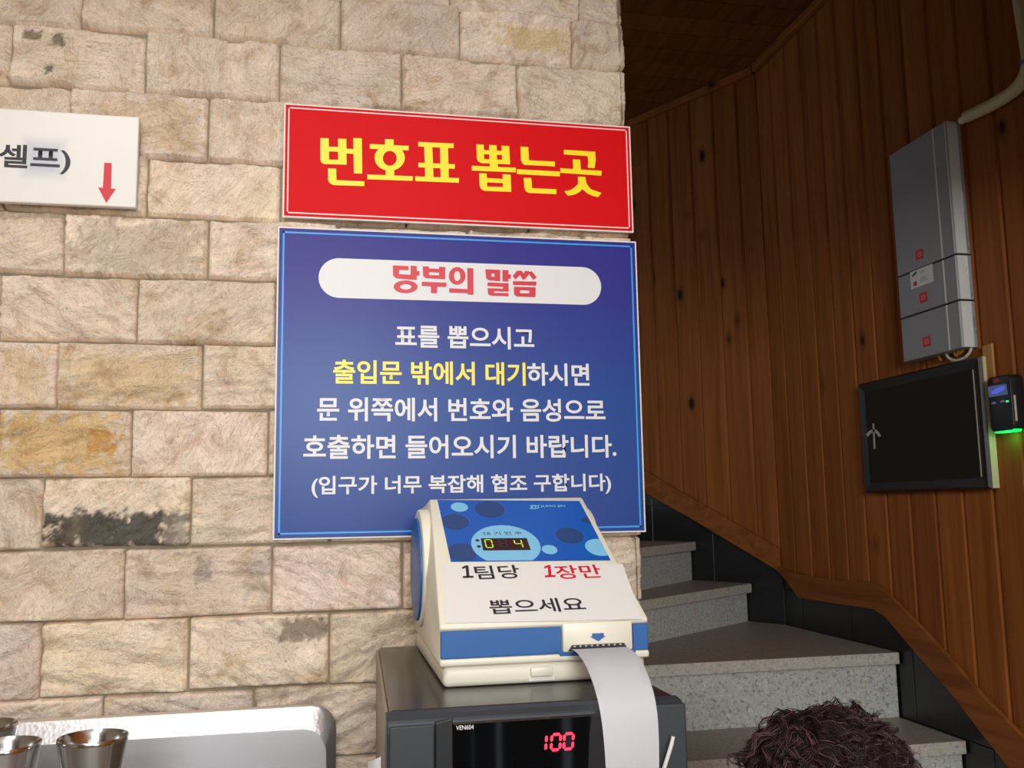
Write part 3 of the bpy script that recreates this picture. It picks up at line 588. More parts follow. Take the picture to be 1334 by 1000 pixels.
# front housing: rounded top edge
bm = bmesh.new(); pts = [(AY0+.03, .97), (AY0+.006, .97), (AY0+.002, 1.0), (AY0+.002, ZA-.016), (AY0+.006, ZA-.006), (AY0+.014, ZA-.0015), (AY0+.03, ZA)]
slab(bm, [Vector((AX0, y, z)) for y, z in pts], Vector((AX1-AX0, 0, 0))); obj('front_frame', bm, MBLK2, ap, bevel=.0015)
FR = Plane((0, AY0, 0), (1, 0, 0), (0, 0, 1))
ux = lambda x, y=950: FR.uv(x, y)[0]
vz = lambda y, x=650: FR.uv(x, y)[1]
zt = ZA-.009
bm = bmesh.new(); box(bm, (AX0+.002, AY0-.003, .985), (ux(565), AY0+.003, zt)); obj('control_panel', bm, MBLK2, ap, bevel=.001)
bm = bmesh.new(); slab(bm, [Vector((ux(565)+.001, AY0+.002, .985)), Vector((ux(589), AY0+.002, .985)), Vector((ux(589), AY0+.002, zt+.006)), Vector((ux(565)+.001, AY0+.002, zt+.002))], (0, -.008, 0)); obj('panel_rib', bm, MBLK, ap, bevel=.001)
bm = bmesh.new(); box(bm, (ux(589)+.0005, AY0-.003, .985), (ux(846), AY0+.003, zt)); obj('glass_front', bm, MGLASSB, ap, bevel=.001)
bm = bmesh.new(); box(bm, (ux(846)+.001, AY0-.002, .985), (AX1-.001, AY0+.003, zt+.006)); obj('door_stile', bm, MBLK2, ap, bevel=.002)
FG = Plane((0, AY0-.003, 0), (1, 0, 0), (0, 0, 1))
bm = tube(bmesh.new(), [FG.at(*FG.uv(875, 958), .004), FG.at(*FG.uv(872, 968), .006), FG.at(*FG.uv(862, 1000), .006), FG.at(*FG.uv(850, 1040), .006), FG.at(*FG.uv(846, 1056), .002)], .0022, 8); obj('handle', bm, MLGREY, ap, smooth=True)
text('lettering', 'VEN604', FG, rect_px(FG, 594, 617, 944, 950), MWHP, ap, .0006, .01)
for ch, x in (('1', 699), ('0', 717.5), ('0', 734)):
    bm = bmesh.new(); a, b = FG.uv(x, 975), FG.uv(x+11.5, 975); v_ = FG.uv(725, 976)[1]; vt = FG.uv(725, 956)[1]
    seg7(bm, FG, ch, a[0], v_, b[0]-a[0], vt-v_, .0028, .0006, .10)
    obj('display_digit', bm, MLEDR, ap)
for x in (AX0+.03, AX1-.03):
    for y in (AY0+.06, AY1-.05):
        bm = lathe(bmesh.new(), [(0, .955), (.014, .955), (.012, .972), (0, .972)], (x, y, 0), 16); obj('foot', bm, MBLK, ap)
# white folded paper tucked beside the appliance
bm = bmesh.new(); cx = ux(497); pp = [(cx-.0125+.012*(i/8)**1.5*1.0, AY0+.02-.018*math.sin(i/8*PI*.5), i/8) for i in range(9)]
A = [bm.verts.new((x, y, .9552)) for x, y, t in pp]; B = [bm.verts.new((x, y, 1.248+.009*t)) for x, y, t in pp]
for k in range(8): bm.faces.new((A[k], A[k+1], B[k+1], B[k]))
bmesh.ops.solidify(bm, geom=bm.faces[:], thickness=.0012)
o = obj('folded_paper', bm, MPAPER, smooth=True); tag(o, 'curled white paper standing against the left side of the black appliance', 'paper')

# ------------------------------------------------------------------ ticket machine
TX0, TX1, TF = .139, .394, 1.118; TB = 1.468
tm = thing('ticket_dispenser', 'cream and blue queue ticket machine on the black appliance', 'ticket machine', (.267, 1.29, ZA))
bm = bmesh.new(); slab(bm, [Vector((x, y, ZA+.0005)) for x, y in ((TX0+.004, TF), (TX1-.006, TF), (TX1-.008, TB-.02), (TX0+.006, TB-.02))], (0, 0, .024)); obj('base', bm, MCREAM, tm, bevel=.006, seg=3, smooth=True)
prof = [(TF-.003, 1.3185), (TF-.003, 1.3265), (TF+.002, 1.3275), (TF+.002, 1.358), (TF-.002, 1.360), (TF-.001, 1.3655), (1.190, 1.4125), (1.262, 1.460), (1.345, 1.5125), (1.352, 1.514), (1.372, 1.506), (1.40, 1.500), (1.432, 1.487), (1.456, 1.462), (TB, 1.43), (TB, 1.3185)]
bm = bmesh.new(); L = []; R = []
for y, z in prof:
    k = max(0, min(1, (z-1.3655)/(1.513-1.3655))) if y < 1.36 else 0.75 if y < 1.40 else .4
    L.append(bm.verts.new((TX0+.016*k, y, z))); R.append(bm.verts.new((TX1-.014*k, y, z)))
bm.faces.new(L); bm.faces.new(R[::-1]); n = len(L)
for i in range(n): bm.faces.new((L[i], R[i], R[(i+1) % n], L[(i+1) % n]))
obj('housing', bm, MCREAM, tm, bevel=.0022, seg=2, smooth=True, ang=50)
# round paper-roll cheeks with blue discs
for side, x in ((-1, TX0), (1, TX1-.004)):
    bm = bmesh.new(); cy, cz, R_ = 1.366, 1.418, .082
    Pts = [Vector((x, cy+R_*math.cos(a), cz+R_*math.sin(a))) for a in np.linspace(0, 2*PI, 48, endpoint=False)]
    slab(bm, Pts, Vector((.016*(-side) if side < 0 else -.014, 0, 0)))
    c = obj('roll_cover', bm, MCREAM, tm, bevel=.003, smooth=True)
    Pts = [Vector((x-.0035 if side < 0 else x+.0035, cy+.004+.072*math.cos(a), cz-.002+.072*math.sin(a))) for a in np.linspace(0, 2*PI, 48, endpoint=False)]
    bm = slab(bmesh.new(), Pts, Vector((.005 if side < 0 else -.005, 0, 0))); obj('round_cap', bm, MBLUEP, c, bevel=.0015, smooth=True)
# front parts
TP = Plane((0, TF-.001, 0), (1, 0, 0), (0, 0, 1))
xd0, xd1 = TP.uv(732, 830)[0], TP.uv(823, 830)[0]
bm = bmesh.new(); box(bm, (TX0+.001, TF-.0025, 1.3275), (xd0-.001, TF+.004, 1.3585)); obj('front_band', bm, MBLUEP, tm, bevel=.001)
bm = bmesh.new(); box(bm, (xd1+.001, TF-.0025, 1.3275), (TX1-.001, TF+.004, 1.3585)); obj('front_band', bm, MBLUEP, tm, bevel=.001)
bm = bmesh.new(); box(bm, (xd0-.004, TF-.003, 1.3235), (xd1+.004, TF+.004, 1.3300)); obj('front_band', bm, MBLUEP, tm, bevel=.001)
bm = bmesh.new(); box(bm, (xd0, TF-.005, 1.3288), (xd1, TF+.006, 1.3632)); ou = obj('ticket_outlet', bm, MCREAM, tm, bevel=.0025, smooth=True)
TO = Plane((0, TF-.005, 0), (1, 0, 0), (0, 0, 1))
s0, s1 = TO.uv(742, 846)[0], TO.uv(814, 842)[0]
bm = bmesh.new(); slab(bm, [Vector((s0-.002, TF-.0062, 1.3305)), Vector((s1+.003, TF-.0062, 1.3305)), Vector((s1-.001, TF-.0062, 1.3372)), Vector((s0+.003, TF-.0062, 1.3372))], (0, .006, 0)); obj('slot', bm, MBLK, ou)
bm = bmesh.new()
for k in range(9):
    xx = s0+.006+(s1-s0-.012)*k/8; poly(bm, [Vector((xx-.002, TF-.0066, 1.3365)), Vector((xx, TF-.0066, 1.3345)), Vector((xx+.002, TF-.0066, 1.3365))])
obj('cutter_teeth', bm, MSILV, ou)
bm = bmesh.new(); q = lambda x, y: TO.uv(530+x*.2474, 720+y*.2474)
patch(bm, TO, [q(*p) for p in ((975, 423), (1037, 421), (1037, 438), (975, 440))], .0005); patch(bm, TO, [q(*p) for p in ((962, 440), (1048, 436), (1008, 465))], .0005); obj('arrow', bm, MBLUEP, ou)
bx0, bx1 = TP.uv(691, 877)[0], TP.uv(720, 877)[0]
bm = bmesh.new(); box(bm, (bx0, TF-.004, 1.3025), (bx1, TF+.002, 1.3135)); obj('latch', bm, MCREAM, tm, bevel=.002, smooth=True)
bm = bmesh.new(); box(bm, (bx0-.002, TF-.0012, 1.2975), (bx1+.002, TF+.001, 1.3018)); obj('latch_plate', bm, MFOAM, tm)
# sloping face
SL = Plane((0, TF-.001, 1.3655), (1, 0, 0), (0, 1.345-TF+.001, 1.5125-1.3655))
z1_ = lambda x, y: SL.uv(530+x*.2024, 640+y*.2024)
quad = [z1_(283, 455), z1_(1310, 445), z1_(1110, 65), z1_(197, 58)]
bm = bmesh.new(); slab(bm, [SL.at(u, v, 0) for u, v in quad], SL.n*.0012); pn = obj('display_panel', bm, MBLUEPAN, tm)
def dot(px, rx, m, h, nm='dot'):
    c = z1_(*px); r = (z1_(px[0]+rx, px[1])[0]-z1_(px[0]-rx, px[1])[0])/2; P = clip(circ(c, r), quad)
    if P: bm = bmesh.new(); patch(bm, SL, P, h); obj(nm, bm, m, pn)
for px, rx, m in (((338, 106), 55, MSKY), ((533, 120), 95, MNAVY), ((310, 200), 88, MNAVY), ((355, 395), 95, MNAVY), ((918, 380), 50, MSKY), ((1048, 288), 88, MNAVY), ((1240, 365), 92, MSKY), ((1165, 190), 38, MNAVY)): dot(px, rx, m, .0016)
dot((637, 350), 222, MSKY, .0019, 'display_disc')
MLINE = mat('thin_blue_line', srgb(60, 120, 190), .3)
for px, rx in (((533, 120), 103), ((310, 200), 96), ((1048, 288), 96)):
    c = z1_(*px); r = (z1_(px[0]+rx, px[1])[0]-z1_(px[0]-rx, px[1])[0])/2
    bm = bmesh.new(); A = circ(c, r, 40); B = circ(c, r*.975, 40)
    for k in range(40):
        P = clip([A[k], A[(k+1) % 40], B[(k+1) % 40], B[k]], quad)
        if len(P) > 2: patch(bm, SL, P, .0015)
    obj('outline', bm, MLINE, pn)
bm = bmesh.new(); patch(bm, SL, [z1_(490, 388), z1_(797, 385), z1_(770, 308), z1_(475, 310)], .0023); dw = obj('display_window', bm, MLEDW, pn)
for ch, x0, x1, nm_, m_ in (('0', 512, 555, 'lit_digit', MLEDG), ('8', 605, 650, 'unlit_digit', MLEDOFF), ('4', 703, 748, 'lit_digit', MLEDG)):
    b = bmesh.new()
    a, c, t = z1_(x0, 372), z1_(x1, 372), z1_(x0, 321); seg7(b, SL, ch, a[0], a[1], c[0]-a[0], t[1]-a[1], .0017, .0027, 0); obj(nm_, b, m_, dw)
for p in ((453, 323), (463, 362)): bm = bmesh.new(); patch(bm, SL, circ(z1_(*p), .0027, 20), .0023); obj('indicator', bm, MINK, pn)
a, b = z1_(495, 290), z1_(735, 264); text('lettering', '대 기 인 수', SL, (a[0], a[1], b[0], b[1]), MINK, pn, .0023, .0)
a, b = z1_(862, 111), z1_(1015, 92); text('lettering', 'JUNG JIN', SL, (a[0], a[1], b[0], b[1]), MSKY, pn, .0017, .025)
bm = bmesh.new()
for P in ([(785, 95), (835, 93), (833, 99), (800, 101)], [(800, 101), (812, 101), (806, 117), (790, 117)], [(790, 113), (822, 113), (828, 93), (836, 93), (828, 119), (792, 119)], [(838, 97), (850, 93), (852, 99), (842, 104)], [(842, 102), (852, 108), (840, 119), (830, 118), (842, 109)]): patch(bm, SL, [z1_(*p) for p in P], .0017)
obj('emblem', bm, MSKY, pn)
# taped notice
z2_ = lambda x, y: SL.uv(530+x*.2474, 720+y*.2474)
bm = bmesh.new(); slab(bm, [SL.at(*z2_(*p), .0004) for p in ((205, 372), (1238, 350), (1135, 60), (190, 66))], SL.n*.0005); nt_ = obj('taped_notice', bm, MNOTE, tm)
def stext(body, x0, x1, y0, y1, m, bold): a, b = z2_(x0, y1), z2_(x1, y0); text('lettering', body, SL, (a[0], a[1], b[0], b[1]), m, nt_, .0013, bold)
def one(x, y0, y1, m):
    bm = bmesh.new(); q = lambda *p: SL.at(*z2_(*p), .0013); h = y1-y0
    poly(bm, [q(x+18, y0), q(x+34, y0), q(x+40, y1), q(x+24, y1)]); poly(bm, [q(x, y0+h*.14), q(x+18, y0), q(x+22, y0+h*.16), q(x+2, y0+h*.30)]); poly(bm, [q(x+4, y1-8), q(x+60, y1-10), q(x+61, y1), q(x+5, y1+2)])
    obj('lettering', bm, m, nt_)
one(290, 70, 134, MINK); stext('팀당', 366, 582, 66, 144, MINK, .012); one(722, 68, 130, MCRIM); stext('장만', 795, 1005, 64, 142, MCRIM, .012); stext('뽑으세요', 443, 921, 236, 328, MINK, .012)
# paper strip hanging out of the slot
pth = spline([Vector((0, y, z)) for y, z in ((TF-.004, 1.3322), (1.085, 1.3345), (1.045, 1.3300), (1.008, 1.3165), (.978, 1.294), (.962, 1.262), (.956, 1.21), (.955, 1.14), (.956, 1.05))], 8)
bm = bmesh.new(); rw = []
for i, p in enumerate(pth):
    t = i/(len(pth)-1); yw = .42*min(1, t*1.4)**1.5; hw_ = (s1-s0-.002)/2; mx_ = (s0+s1)/2-.018*t; rw.append([bm.verts.new((mx_+hw_*(k/3-1)*math.cos(yw), p.y-.004*t+hw_*(k/3-1)*math.sin(yw)*.55, p.z)) for k in range(7)])
for A, B in zip(rw, rw[1:]):
    for k in range(6): bm.faces.new((A[k], A[k+1], B[k+1], B[k]))
bmesh.ops.solidify(bm, geom=bm.faces[:], thickness=.0003)
obj('paper_strip', bm, MPAPER, tm, smooth=True)

# ------------------------------------------------------------------ steel tray on its stand, cups
ZT = 1.128; GX1 = .028; GX0 = -.62; GY0, GY1 = .92, 1.462
dsp = thing('water_dispenser', 'stainless steel dispenser top with raised rounded rear guard', 'water dispenser', (-.29, 1.2, .955))
bm = bmesh.new(); box(bm, (GX0, GY0, .956), (GX1-.002, GY1-.03, ZT)); obj('body', bm, MSTEELB, dsp, bevel=.004)
# rear guard: plate with rounded top right corner, folded forward rim
zg = on_z = Plane((0, 1.45, 0), (1, 0, 0), (0, 0, 1)).uv(365, 920.5)[1]
def guard_outline(inset, top):
    r = .035; x0, x1 = GX0+inset, GX1-inset; P = [(x0, ZT)]
    P += [(x0+r-r*math.cos(a), top-r+r*math.sin(a)) for a in np.linspace(0, PI/2, 10)]
    P += [(x1-r+r*math.sin(a), top-r+r*math.cos(a)) for a in np.linspace(0, PI/2, 10)]
    P += [(x1, ZT)]; return P
O1, O2, O3 = guard_outline(0, zg), guard_outline(.002, zg-.0015), guard_outline(.014, zg-.029)
layers = [(O1, GY1), (O1, 1.452), (O2, 1.449), (O3, 1.4335), (guard_outline(.016, zg-.031), 1.4330)]
bm = bmesh.new(); rg = [[bm.verts.new((x, y, z)) for x, z in P] for P, y in layers]
for A, B in zip(rg, rg[1:]):
    for k in range(len(A)-1): bm.faces.new((A[k], A[k+1], B[k+1], B[k]))
f1 = rg[-1]; back = rg[0]; bm.faces.new(f1[::-1]); bm.faces.new(back)
gd = obj('rear_guard', bm, MSTEELD, dsp, smooth=True, ang=25)
gd.data.materials.append(MSTEELE)
for f in gd.data.polygons:
    if f.normal.z > .30: f.material_index = 1
CP = [(0, .004), (.020, .003), (.0225, 0), (.0245, .003), (.0262, .020), (.0280, .044), (.0312, .062), (.0352, .0735), (.0372, .0785), (.0375, .080), (.0368, .0808), (.0348, .0785), (.0318, .070), (.0285, .058), (.0262, .040), (.0245, .012), (0, .008)]
def cup_at(px, y, k=1): return Plane((0, y, 0), (1, 0, 0), (0, 0, 1)).hit(*px)
labs = ['shiny steel cup standing alone nearest the middle of the dispenser top', 'shiny steel cup cut by the left edge of the photo, lower of the two there', 'steel cup at the far left, mostly hidden behind the front pair']
proto = None
for lab, px, y in zip(labs, ((121, 961), (6, 964), (-22, 947)), (1.06, 1.05, 1.15)):
    p = cup_at(px, y); print('cup rim', p)
    if proto is None:
        t = thing('steel_cup', lab, 'cup', (p.x, p.y, ZT+.0006), 'steel cups on the dispenser')
        sc_ = (p.z-ZT)/.08
        bm = lathe(bmesh.new(), [(r*.91, z*sc_) for r, z in CP[1:9]], (p.x, p.y, ZT+.0006), 48)
        obj('cup_wall', bm, MSTEEL, t, smooth=True, ang=60)
        bm = lathe(bmesh.new(), [(r*.91, z*sc_) for r, z in CP[8:]], (p.x, p.y, ZT+.0006), 48); obj('cup_lining', bm, MSTEEL, t, smooth=True, ang=60)
        proto = t
    else:
        t = proto.copy(); COL.objects.link(t); t.location = (p.x, p.y, ZT+.0006); t['label'] = lab
        for ch in proto.children: c = ch.copy(); COL.objects.link(c); c.parent = t

# ------------------------------------------------------------------ things on the timber wall
XG = 1.556; PG = Plane((XG, 0, 0), (0, -1, 0), (0, 0, 1))
gl = (PG.uv(1156.5, 203)[0]+PG.uv(1179, 470)[0])/2; gr = (PG.uv(1230, 159)[0]+PG.uv(1256, 453)[0])/2
zt_ = (PG.uv(1156.5, 203)[1]+PG.uv(1230, 159)[1])/2; zb_ = (PG.uv(1179, 470)[1]+PG.uv(1256, 453)[1])/2
zs = [(PG.uv(1170, 360)[1]+PG.uv(1248, 330.6)[1])/2, (PG.uv(1176, 413.6)[1]+PG.uv(1250, 391.6)[1])/2]
gb = thing('telephone_exchange_box', 'tall grey wall box in three stacked modules with red stickers', 'wall box', (1.59, -(gl+gr)/2, zb_))
mods = [(zs[0]+.002, zt_), (zs[1]+.002, zs[0]-.002), (zb_, zs[1]-.002)]
stu = PG.uv(1215, 168)[0]
smods = []
for a, b in mods:
    bm = bmesh.new(); slab(bm, [PG.at(gl, a), PG.at(gr, a), PG.at(gr, b), PG.at(gl, b)], Vector((RW-XG-.0005, 0, 0))); m_ = obj('module', bm, MGREY, gb, bevel=.002); smods.append(m_)
    bm = bmesh.new(); slab(bm, [PG.at(gr-.004, a+.001, .0002), PG.at(gr-.0008, a+.001, .0002), PG.at(gr-.0008, b-.001, .0002), PG.at(gr-.004, b-.001, .0002)], PG.n*.001); obj('light_strip', bm, MLGREY, m_)
    w_ = (gr-gl); su = gr-w_*.205
    bm = bmesh.new(); slab(bm, [PG.at(su-.003, a+.001, .0002), PG.at(su+.002, a+.001, .0002), PG.at(su+.002, b-.001, .0002), PG.at(su-.003, b-.001, .0002)], PG.n*.001); obj('light_strip', bm, MLGREY, m_)
    # pale side facing the room
    ys_ = -gr
    bm = bmesh.new(); box(bm, (XG+.003, ys_-.0015, a+.001), (RW-.012, ys_+.001, b-.001)); sd = obj('side_cover', bm, MLGREY, m_)
    bm = bmesh.new(); box(bm, (XG+.014, ys_-.0028, a+.004), (RW-.016, ys_-.001, b-.004)); obj('side_panel', bm, MLGREY, m_, bevel=.0006)
bm = bmesh.new(); slab(bm, [PG.at(gl+.003, zb_+.005, -.006), PG.at(gr-.003, zb_+.005, -.006), PG.at(gr-.003, zt_-.005, -.006), PG.at(gl+.003, zt_-.005, -.006)], Vector((.03, 0, 0))); obj('seam_core', bm, MSEAM, gb)
MSTK = mat('red_sticker', srgb(200, 34, 50), .4); MSTP = mat('pink_sticker_ring', srgb(236, 150, 150), .4)
for k, (px, m_) in enumerate((((1197.5, 331.5), smods[0]), ((1202.5, 387.5), smods[1]), ((1207, 445), smods[2]))):
    u, v = PG.uv(*px); bm = bmesh.new(); patch(bm, PG, [(u-.018, v-.013), (u+.018, v-.013), (u+.018, v+.013), (u-.018, v+.013)], .0008); s_ = obj('sticker', bm, MSTK, m_)
    bm = bmesh.new(); [patch(bm, PG, [(u-.008, v+q), (u+.012, v+q), (u+.012, v+q+.002), (u-.008, v+q+.002)], .0012) for q in (-.006, -.001, .004)]; patch(bm, PG, [(u-.018, v-.013), (u-.0145, v-.013), (u-.0145, v+.013), (u-.018, v+.013)], .0012); obj('sticker_mark', bm, MSTP, s_)
lab_ = [PG.uv(*p) for p in ((1187.5, 377), (1217, 366), (1215, 343.5), (1185.5, 354.5))]
lu0, lu1 = (lab_[0][0]+lab_[3][0])/2, (lab_[1][0]+lab_[2][0])/2; lv0, lv1 = (lab_[0][1]+lab_[1][1])/2, (lab_[2][1]+lab_[3][1])/2; lw, lh = lu1-lu0, lv1-lv0
bm = bmesh.new(); patch(bm, PG, [(lu0, lv0), (lu1, lv0), (lu1, lv1), (lu0, lv1)], .0008); lb = obj('paper_label', bm, MWHP, smods[1])
MNVY = mat('navy_emblem', srgb(40, 48, 96), .4); MFNT = mat('faint_grey_print', srgb(170, 168, 160), .5)
bm = bmesh.new(); c = (lu0+lw*.2, lv0+lh*.80); patch(bm, PG, [(c[0]+a*1.0, c[1]+b+a*.28) for a, b in circ((0, 0), lw*.125, 24, lh*.075)], .0012); obj('oval_emblem', bm, MNVY, lb)
bm = bmesh.new(); patch(bm, PG, [(lu0+lw*.12, lv0+lh*.12), (lu0+lw*.28, lv0+lh*.12), (lu0+lw*.28, lv0+lh*.36), (lu0+lw*.12, lv0+lh*.36)], .0012); obj('red_mark', bm, MSTK, lb)
bm = bmesh.new()
for k, (a, b, y) in enumerate(((.45, .68, .80), (.45, .62, .70), (.42, .80, .42), (.42, .74, .32), (.42, .78, .22))): patch(bm, PG, [(lu0+lw*a, lv0+lh*y), (lu0+lw*b, lv0+lh*y), (lu0+lw*b, lv0+lh*(y+.05)), (lu0+lw*a, lv0+lh*(y+.05))], .0012)
obj('print_lines', bm, MFNT, lb)
SD = Plane((XG, -gr-.0028, 0), (1, 0, 0), (0, 0, 1)); MGT = mat('grey_side_print', srgb(120, 122, 120), .5)
for px0, px1, y0, y1, m_ in ((1251.5, 1256, 249, 275, smods[0]), (1256, 1261, 335, 356, smods[1])):
    u0_, v1_ = SD.uv(px0, y0); u1_, v0_ = SD.uv(px1, y1); bm = bmesh.new(); patch(bm, SD, [(u0_, v0_), (u1_, v0_), (u1_, v1_), (u0_, v1_)], .0004); t_ = obj('side_label', bm, MWHP, m_)
    bm = bmesh.new(); h_ = v1_-v0_; patch(bm, SD, [(u0_+.003, v0_+h_*.15), (u1_-.003, v0_+h_*.15), (u1_-.003, v0_+h_*.42), (u0_+.003, v0_+h_*.42)], .0007); obj('print_lines', bm, MGT, t_)
for k, (m_, pts) in enumerate(((smods[0], ((1258.5, 293, 1260, 318), (1261, 321, 1262.5, 325))), (smods[1], ((1264, 360, 1265.2, 376), (1266, 382, 1267.5, 385))), (smods[2], ((1268.5, 412, 1270.5, 426), (1271, 431, 1272.5, 434))))):
    bm = bmesh.new()
    for x0, y0, x1, y1 in pts: (a, b), (c, d) = SD.uv(x0, y0), SD.uv(x1, y1); patch(bm, SD, [(a, d), (c, d), (c, b), (a, b)], .0004)
    obj('side_print', bm, MGT, m_)
# cables below the box
WB = Plane((1.585, 0, 0), (0, -1, 0), (0, 0, 1))
cb = thing('loose_cable', 'white cable loop with yellow wires hanging below the grey box', 'cable', (1.59, -gr+.03, zb_-.02))
bm = tube(bmesh.new(), spline([WB.hit(*p) for p in ((1231, 452), (1232, 459), (1236, 466), (1245, 469.3), (1256, 466), (1263, 459), (1266, 451))], 6), .0035, 8); obj('white_wire', bm, MWW, cb, smooth=True)
for P in (((1222, 452), (1222, 462), (1226, 469)), ((1241, 450), (1243, 458), (1246, 463), (1252, 452)), ((1247, 450), (1249, 460), (1254, 457), (1257, 449))):
    bm = tube(bmesh.new(), spline([WB.hit(*p) for p in P], 6), .003, 8); obj('yellow_wire', bm, MYW, cb, smooth=True)
# conduit
WC = Plane((1.583, 0, 0), (0, -1, 0), (0, 0, 1))
cdt = thing('conduit_pipe', 'cream plastic conduit curving up from the grey wall box', 'pipe', WC.hit(1258, 152))
bm = tube(bmesh.new(), spline([WC.hit(*p) for p in ((1259, 152), (1285, 140), (1308, 127), (1327, 112), (1338, 92), (1339, 70), (1333, 30), (1327, -10), (1318, -80), (1310, -160))], 8), .0155, 16); obj('pipe', bm, MPVC, cdt, smooth=True)
bm = tube(bmesh.new(), [WC.hit(1252, 157.5), WC.hit(1260, 152)], .010, 12); obj('end_fitting', bm, MLGREY, cdt, smooth=True)
p0, p1 = WC.hit(1338.5, 84), WC.hit(1338.8, 79); bm = tube(bmesh.new(), [p0, p1], .018, 14); obj('clamp', bm, MMGREY, cdt, smooth=True)
# dark framed panel
XP = 1.576; PP = Plane((XP, 0, 0), (0, -1, 0), (0, 0, 1))
c4 = [PP.uv(*p) for p in ((1120, 499.5), (1278, 463), (1291.5, 638), (1125.5, 641))]
a0, a1 = (c4[0][0]+c4[3][0])/2, (c4[1][0]+c4[2][0])/2; b0, b1 = (c4[2][1]+c4[3][1])/2, (c4[0][1]+c4[1][1])/2
pb = thing('wall_panel', 'dark framed square panel with a small silver arrow mark', 'panel', (1.59, -(a0+a1)/2, b0))
bm = bmesh.new(); slab(bm, [PP.at(a0+.002, b0+.002, -.004), PP.at(a1-.0005, b0+.002, -.004), PP.at(a1-.0005, b1-.002, -.004), PP.at(a0+.002, b1-.002, -.004)], Vector((RW-XP-.005, 0, 0))); obj('side_casing', bm, mat('cream_casing', srgb(200, 190, 150), .5), pb)
bm = bmesh.new(); fw = .03
Oo = [PP.at(a0, b0, -.004), PP.at(a1, b0, -.004), PP.at(a1, b1, -.004), PP.at(a0, b1, -.004)]; Om = [PP.at(a0+.006, b0+.006, .004), PP.at(a1-.006, b0+.006, .004), PP.at(a1-.006, b1-.006, .004), PP.at(a0+.006, b1-.006, .004)]; Oi = [PP.at(a0+fw, b0+fw, -.001), PP.at(a1-fw, b0+fw, -.001), PP.at(a1-fw, b1-fw, -.001), PP.at(a0+fw, b1-fw, -.001)]
rr = [[bm.verts.new(p) for p in Q] for Q in (Oo, Om, Oi)]
for A, B in zip(rr, rr[1:]):
    for k in range(4): bm.faces.new((A[k], A[(k+1) % 4], B[(k+1) % 4], B[k]))
obj('frame', bm, MPFR, pb)
bm = bmesh.new(); slab(bm, [PP.at(a0+fw-.002, b0+fw-.002, -.002), PP.at(a1-fw+.002, b0+fw-.002, -.002), PP.at(a1-fw+.002, b1-fw+.002, -.002), PP.at(a0+fw-.002, b1-fw+.002, -.002)], PP.n*.0015); obj('board', bm, MPANEL, pb)
bm = bmesh.new(); slab(bm, [PP.at(a1-fw-.003, b0+fw, 0), PP.at(a1-fw+.0005, b0+fw, 0), PP.at(a1-fw+.0005, b1-fw, 0), PP.at(a1-fw-.003, b1-fw, 0)], PP.n*.001); obj('bead', bm, MSILV, pb)
zp = lambda x, y: PP.uv(1100+x*.21992, 440+y*.22)
bm = bmesh.new()
for P in ([(169, 507), (179, 506), (187, 655), (175, 657)], [(128, 572), (142, 585), (156, 568), (172, 556), (171, 540), (150, 550)], [(171, 540), (172, 556), (190, 564), (207, 586), (220, 582), (206, 556), (190, 543)]): patch(bm, PP, [zp(*p) for p in P], .0012)
obj('arrow_mark', bm, MSILV, pb)
# pale strip behind the remote: a plank's lit side put into the colour
BT = Plane((1.598, 0, 0), (0, -1, 0), (0, 0, 1)); q4 = [BT.uv(*p) for p in ((1287, 497), (1300, 497), (1295, 447), (1283, 451))]
bu0, bu1 = (q4[0][0]+q4[3][0])/2, (q4[1][0]+q4[2][0])/2
bm = bmesh.new(); slab(bm, [BT.at(bu0, q4[0][1]-.05, .0026), BT.at(bu1, q4[0][1]-.05, .0026), BT.at(bu1, q4[2][1], .0026), BT.at(bu0, q4[3][1], .0026)], BT.n*.006); o = obj('lit_plank_side', bm, MLWOOD, bevel=.001); tag(o, 'short pale strip painted as the lit side of a plank above the small black handset', 'plank side')
# small handset with green glow
XD = 1.563; PD = Plane((XD, 0, 0), (0, -1, 0), (0, 0, 1)); zd = lambda x, y: PD.uv(1280+x*.1, 480+y*.1)
e0, e1 = (zd(50, 130)[0]+zd(110, 820)[0])/2, (zd(350, 80)[0]+zd(405, 780)[0])/2; g0, g1 = (zd(110, 835)[1]+zd(400, 790)[1])/2, (zd(60, 115)[1]+zd(340, 70)[1])/2
dv = thing('wall_handset', 'small black handset with blue screen glowing green underneath', 'handset', (1.59, -(e0+e1)/2, g0))
r = .012; P = []
for cx, cy, a0_ in ((e1-r, g0+r, -PI/2), (e1-r, g1-r, 0), (e0+r, g1-r, PI/2), (e0+r, g0+r, PI)):
    P += [PD.at(cx+r*math.cos(a), cy+r*math.sin(a)) for a in np.linspace(a0_, a0_+PI/2, 6)]
bm = slab(bmesh.new(), P, Vector((RW-XD-.0006, 0, 0))); bd = obj('body', bm, MBLK, dv, bevel=.003, smooth=True)
bm = bmesh.new(); patch(bm, PD, [zd(85, 375), zd(335, 335), zd(312, 195), zd(72, 235)], .0006); sc_ = obj('screen', bm, MSCR, dv)
bm = bmesh.new(); ce = zd(208, 282); patch(bm, PD, [(ce[0]+a, ce[1]+b+a*.16) for a, b in circ((0, 0), (zd(305, 280)[0]-zd(115, 290)[0])/2, 28, .0065)], .0011); obj('oval_emblem', bm, MSCRE, sc_)
bm = bmesh.new(); ce = zd(180, 155); patch(bm, PD, circ(ce, .0125, 20, .0062), .0006); obj('red_emblem', bm, mat('red_emblem', srgb(150, 40, 40), .4), dv)
MBTN = mat('pale_blue_button', srgb(150, 150, 200), .4)
for p in ((150, 448), (262, 425)): bm = bmesh.new(); c = zd(*p); patch(bm, PD, circ(c, .0085, 14, .0030), .0006); obj('button', bm, MBTN, dv)
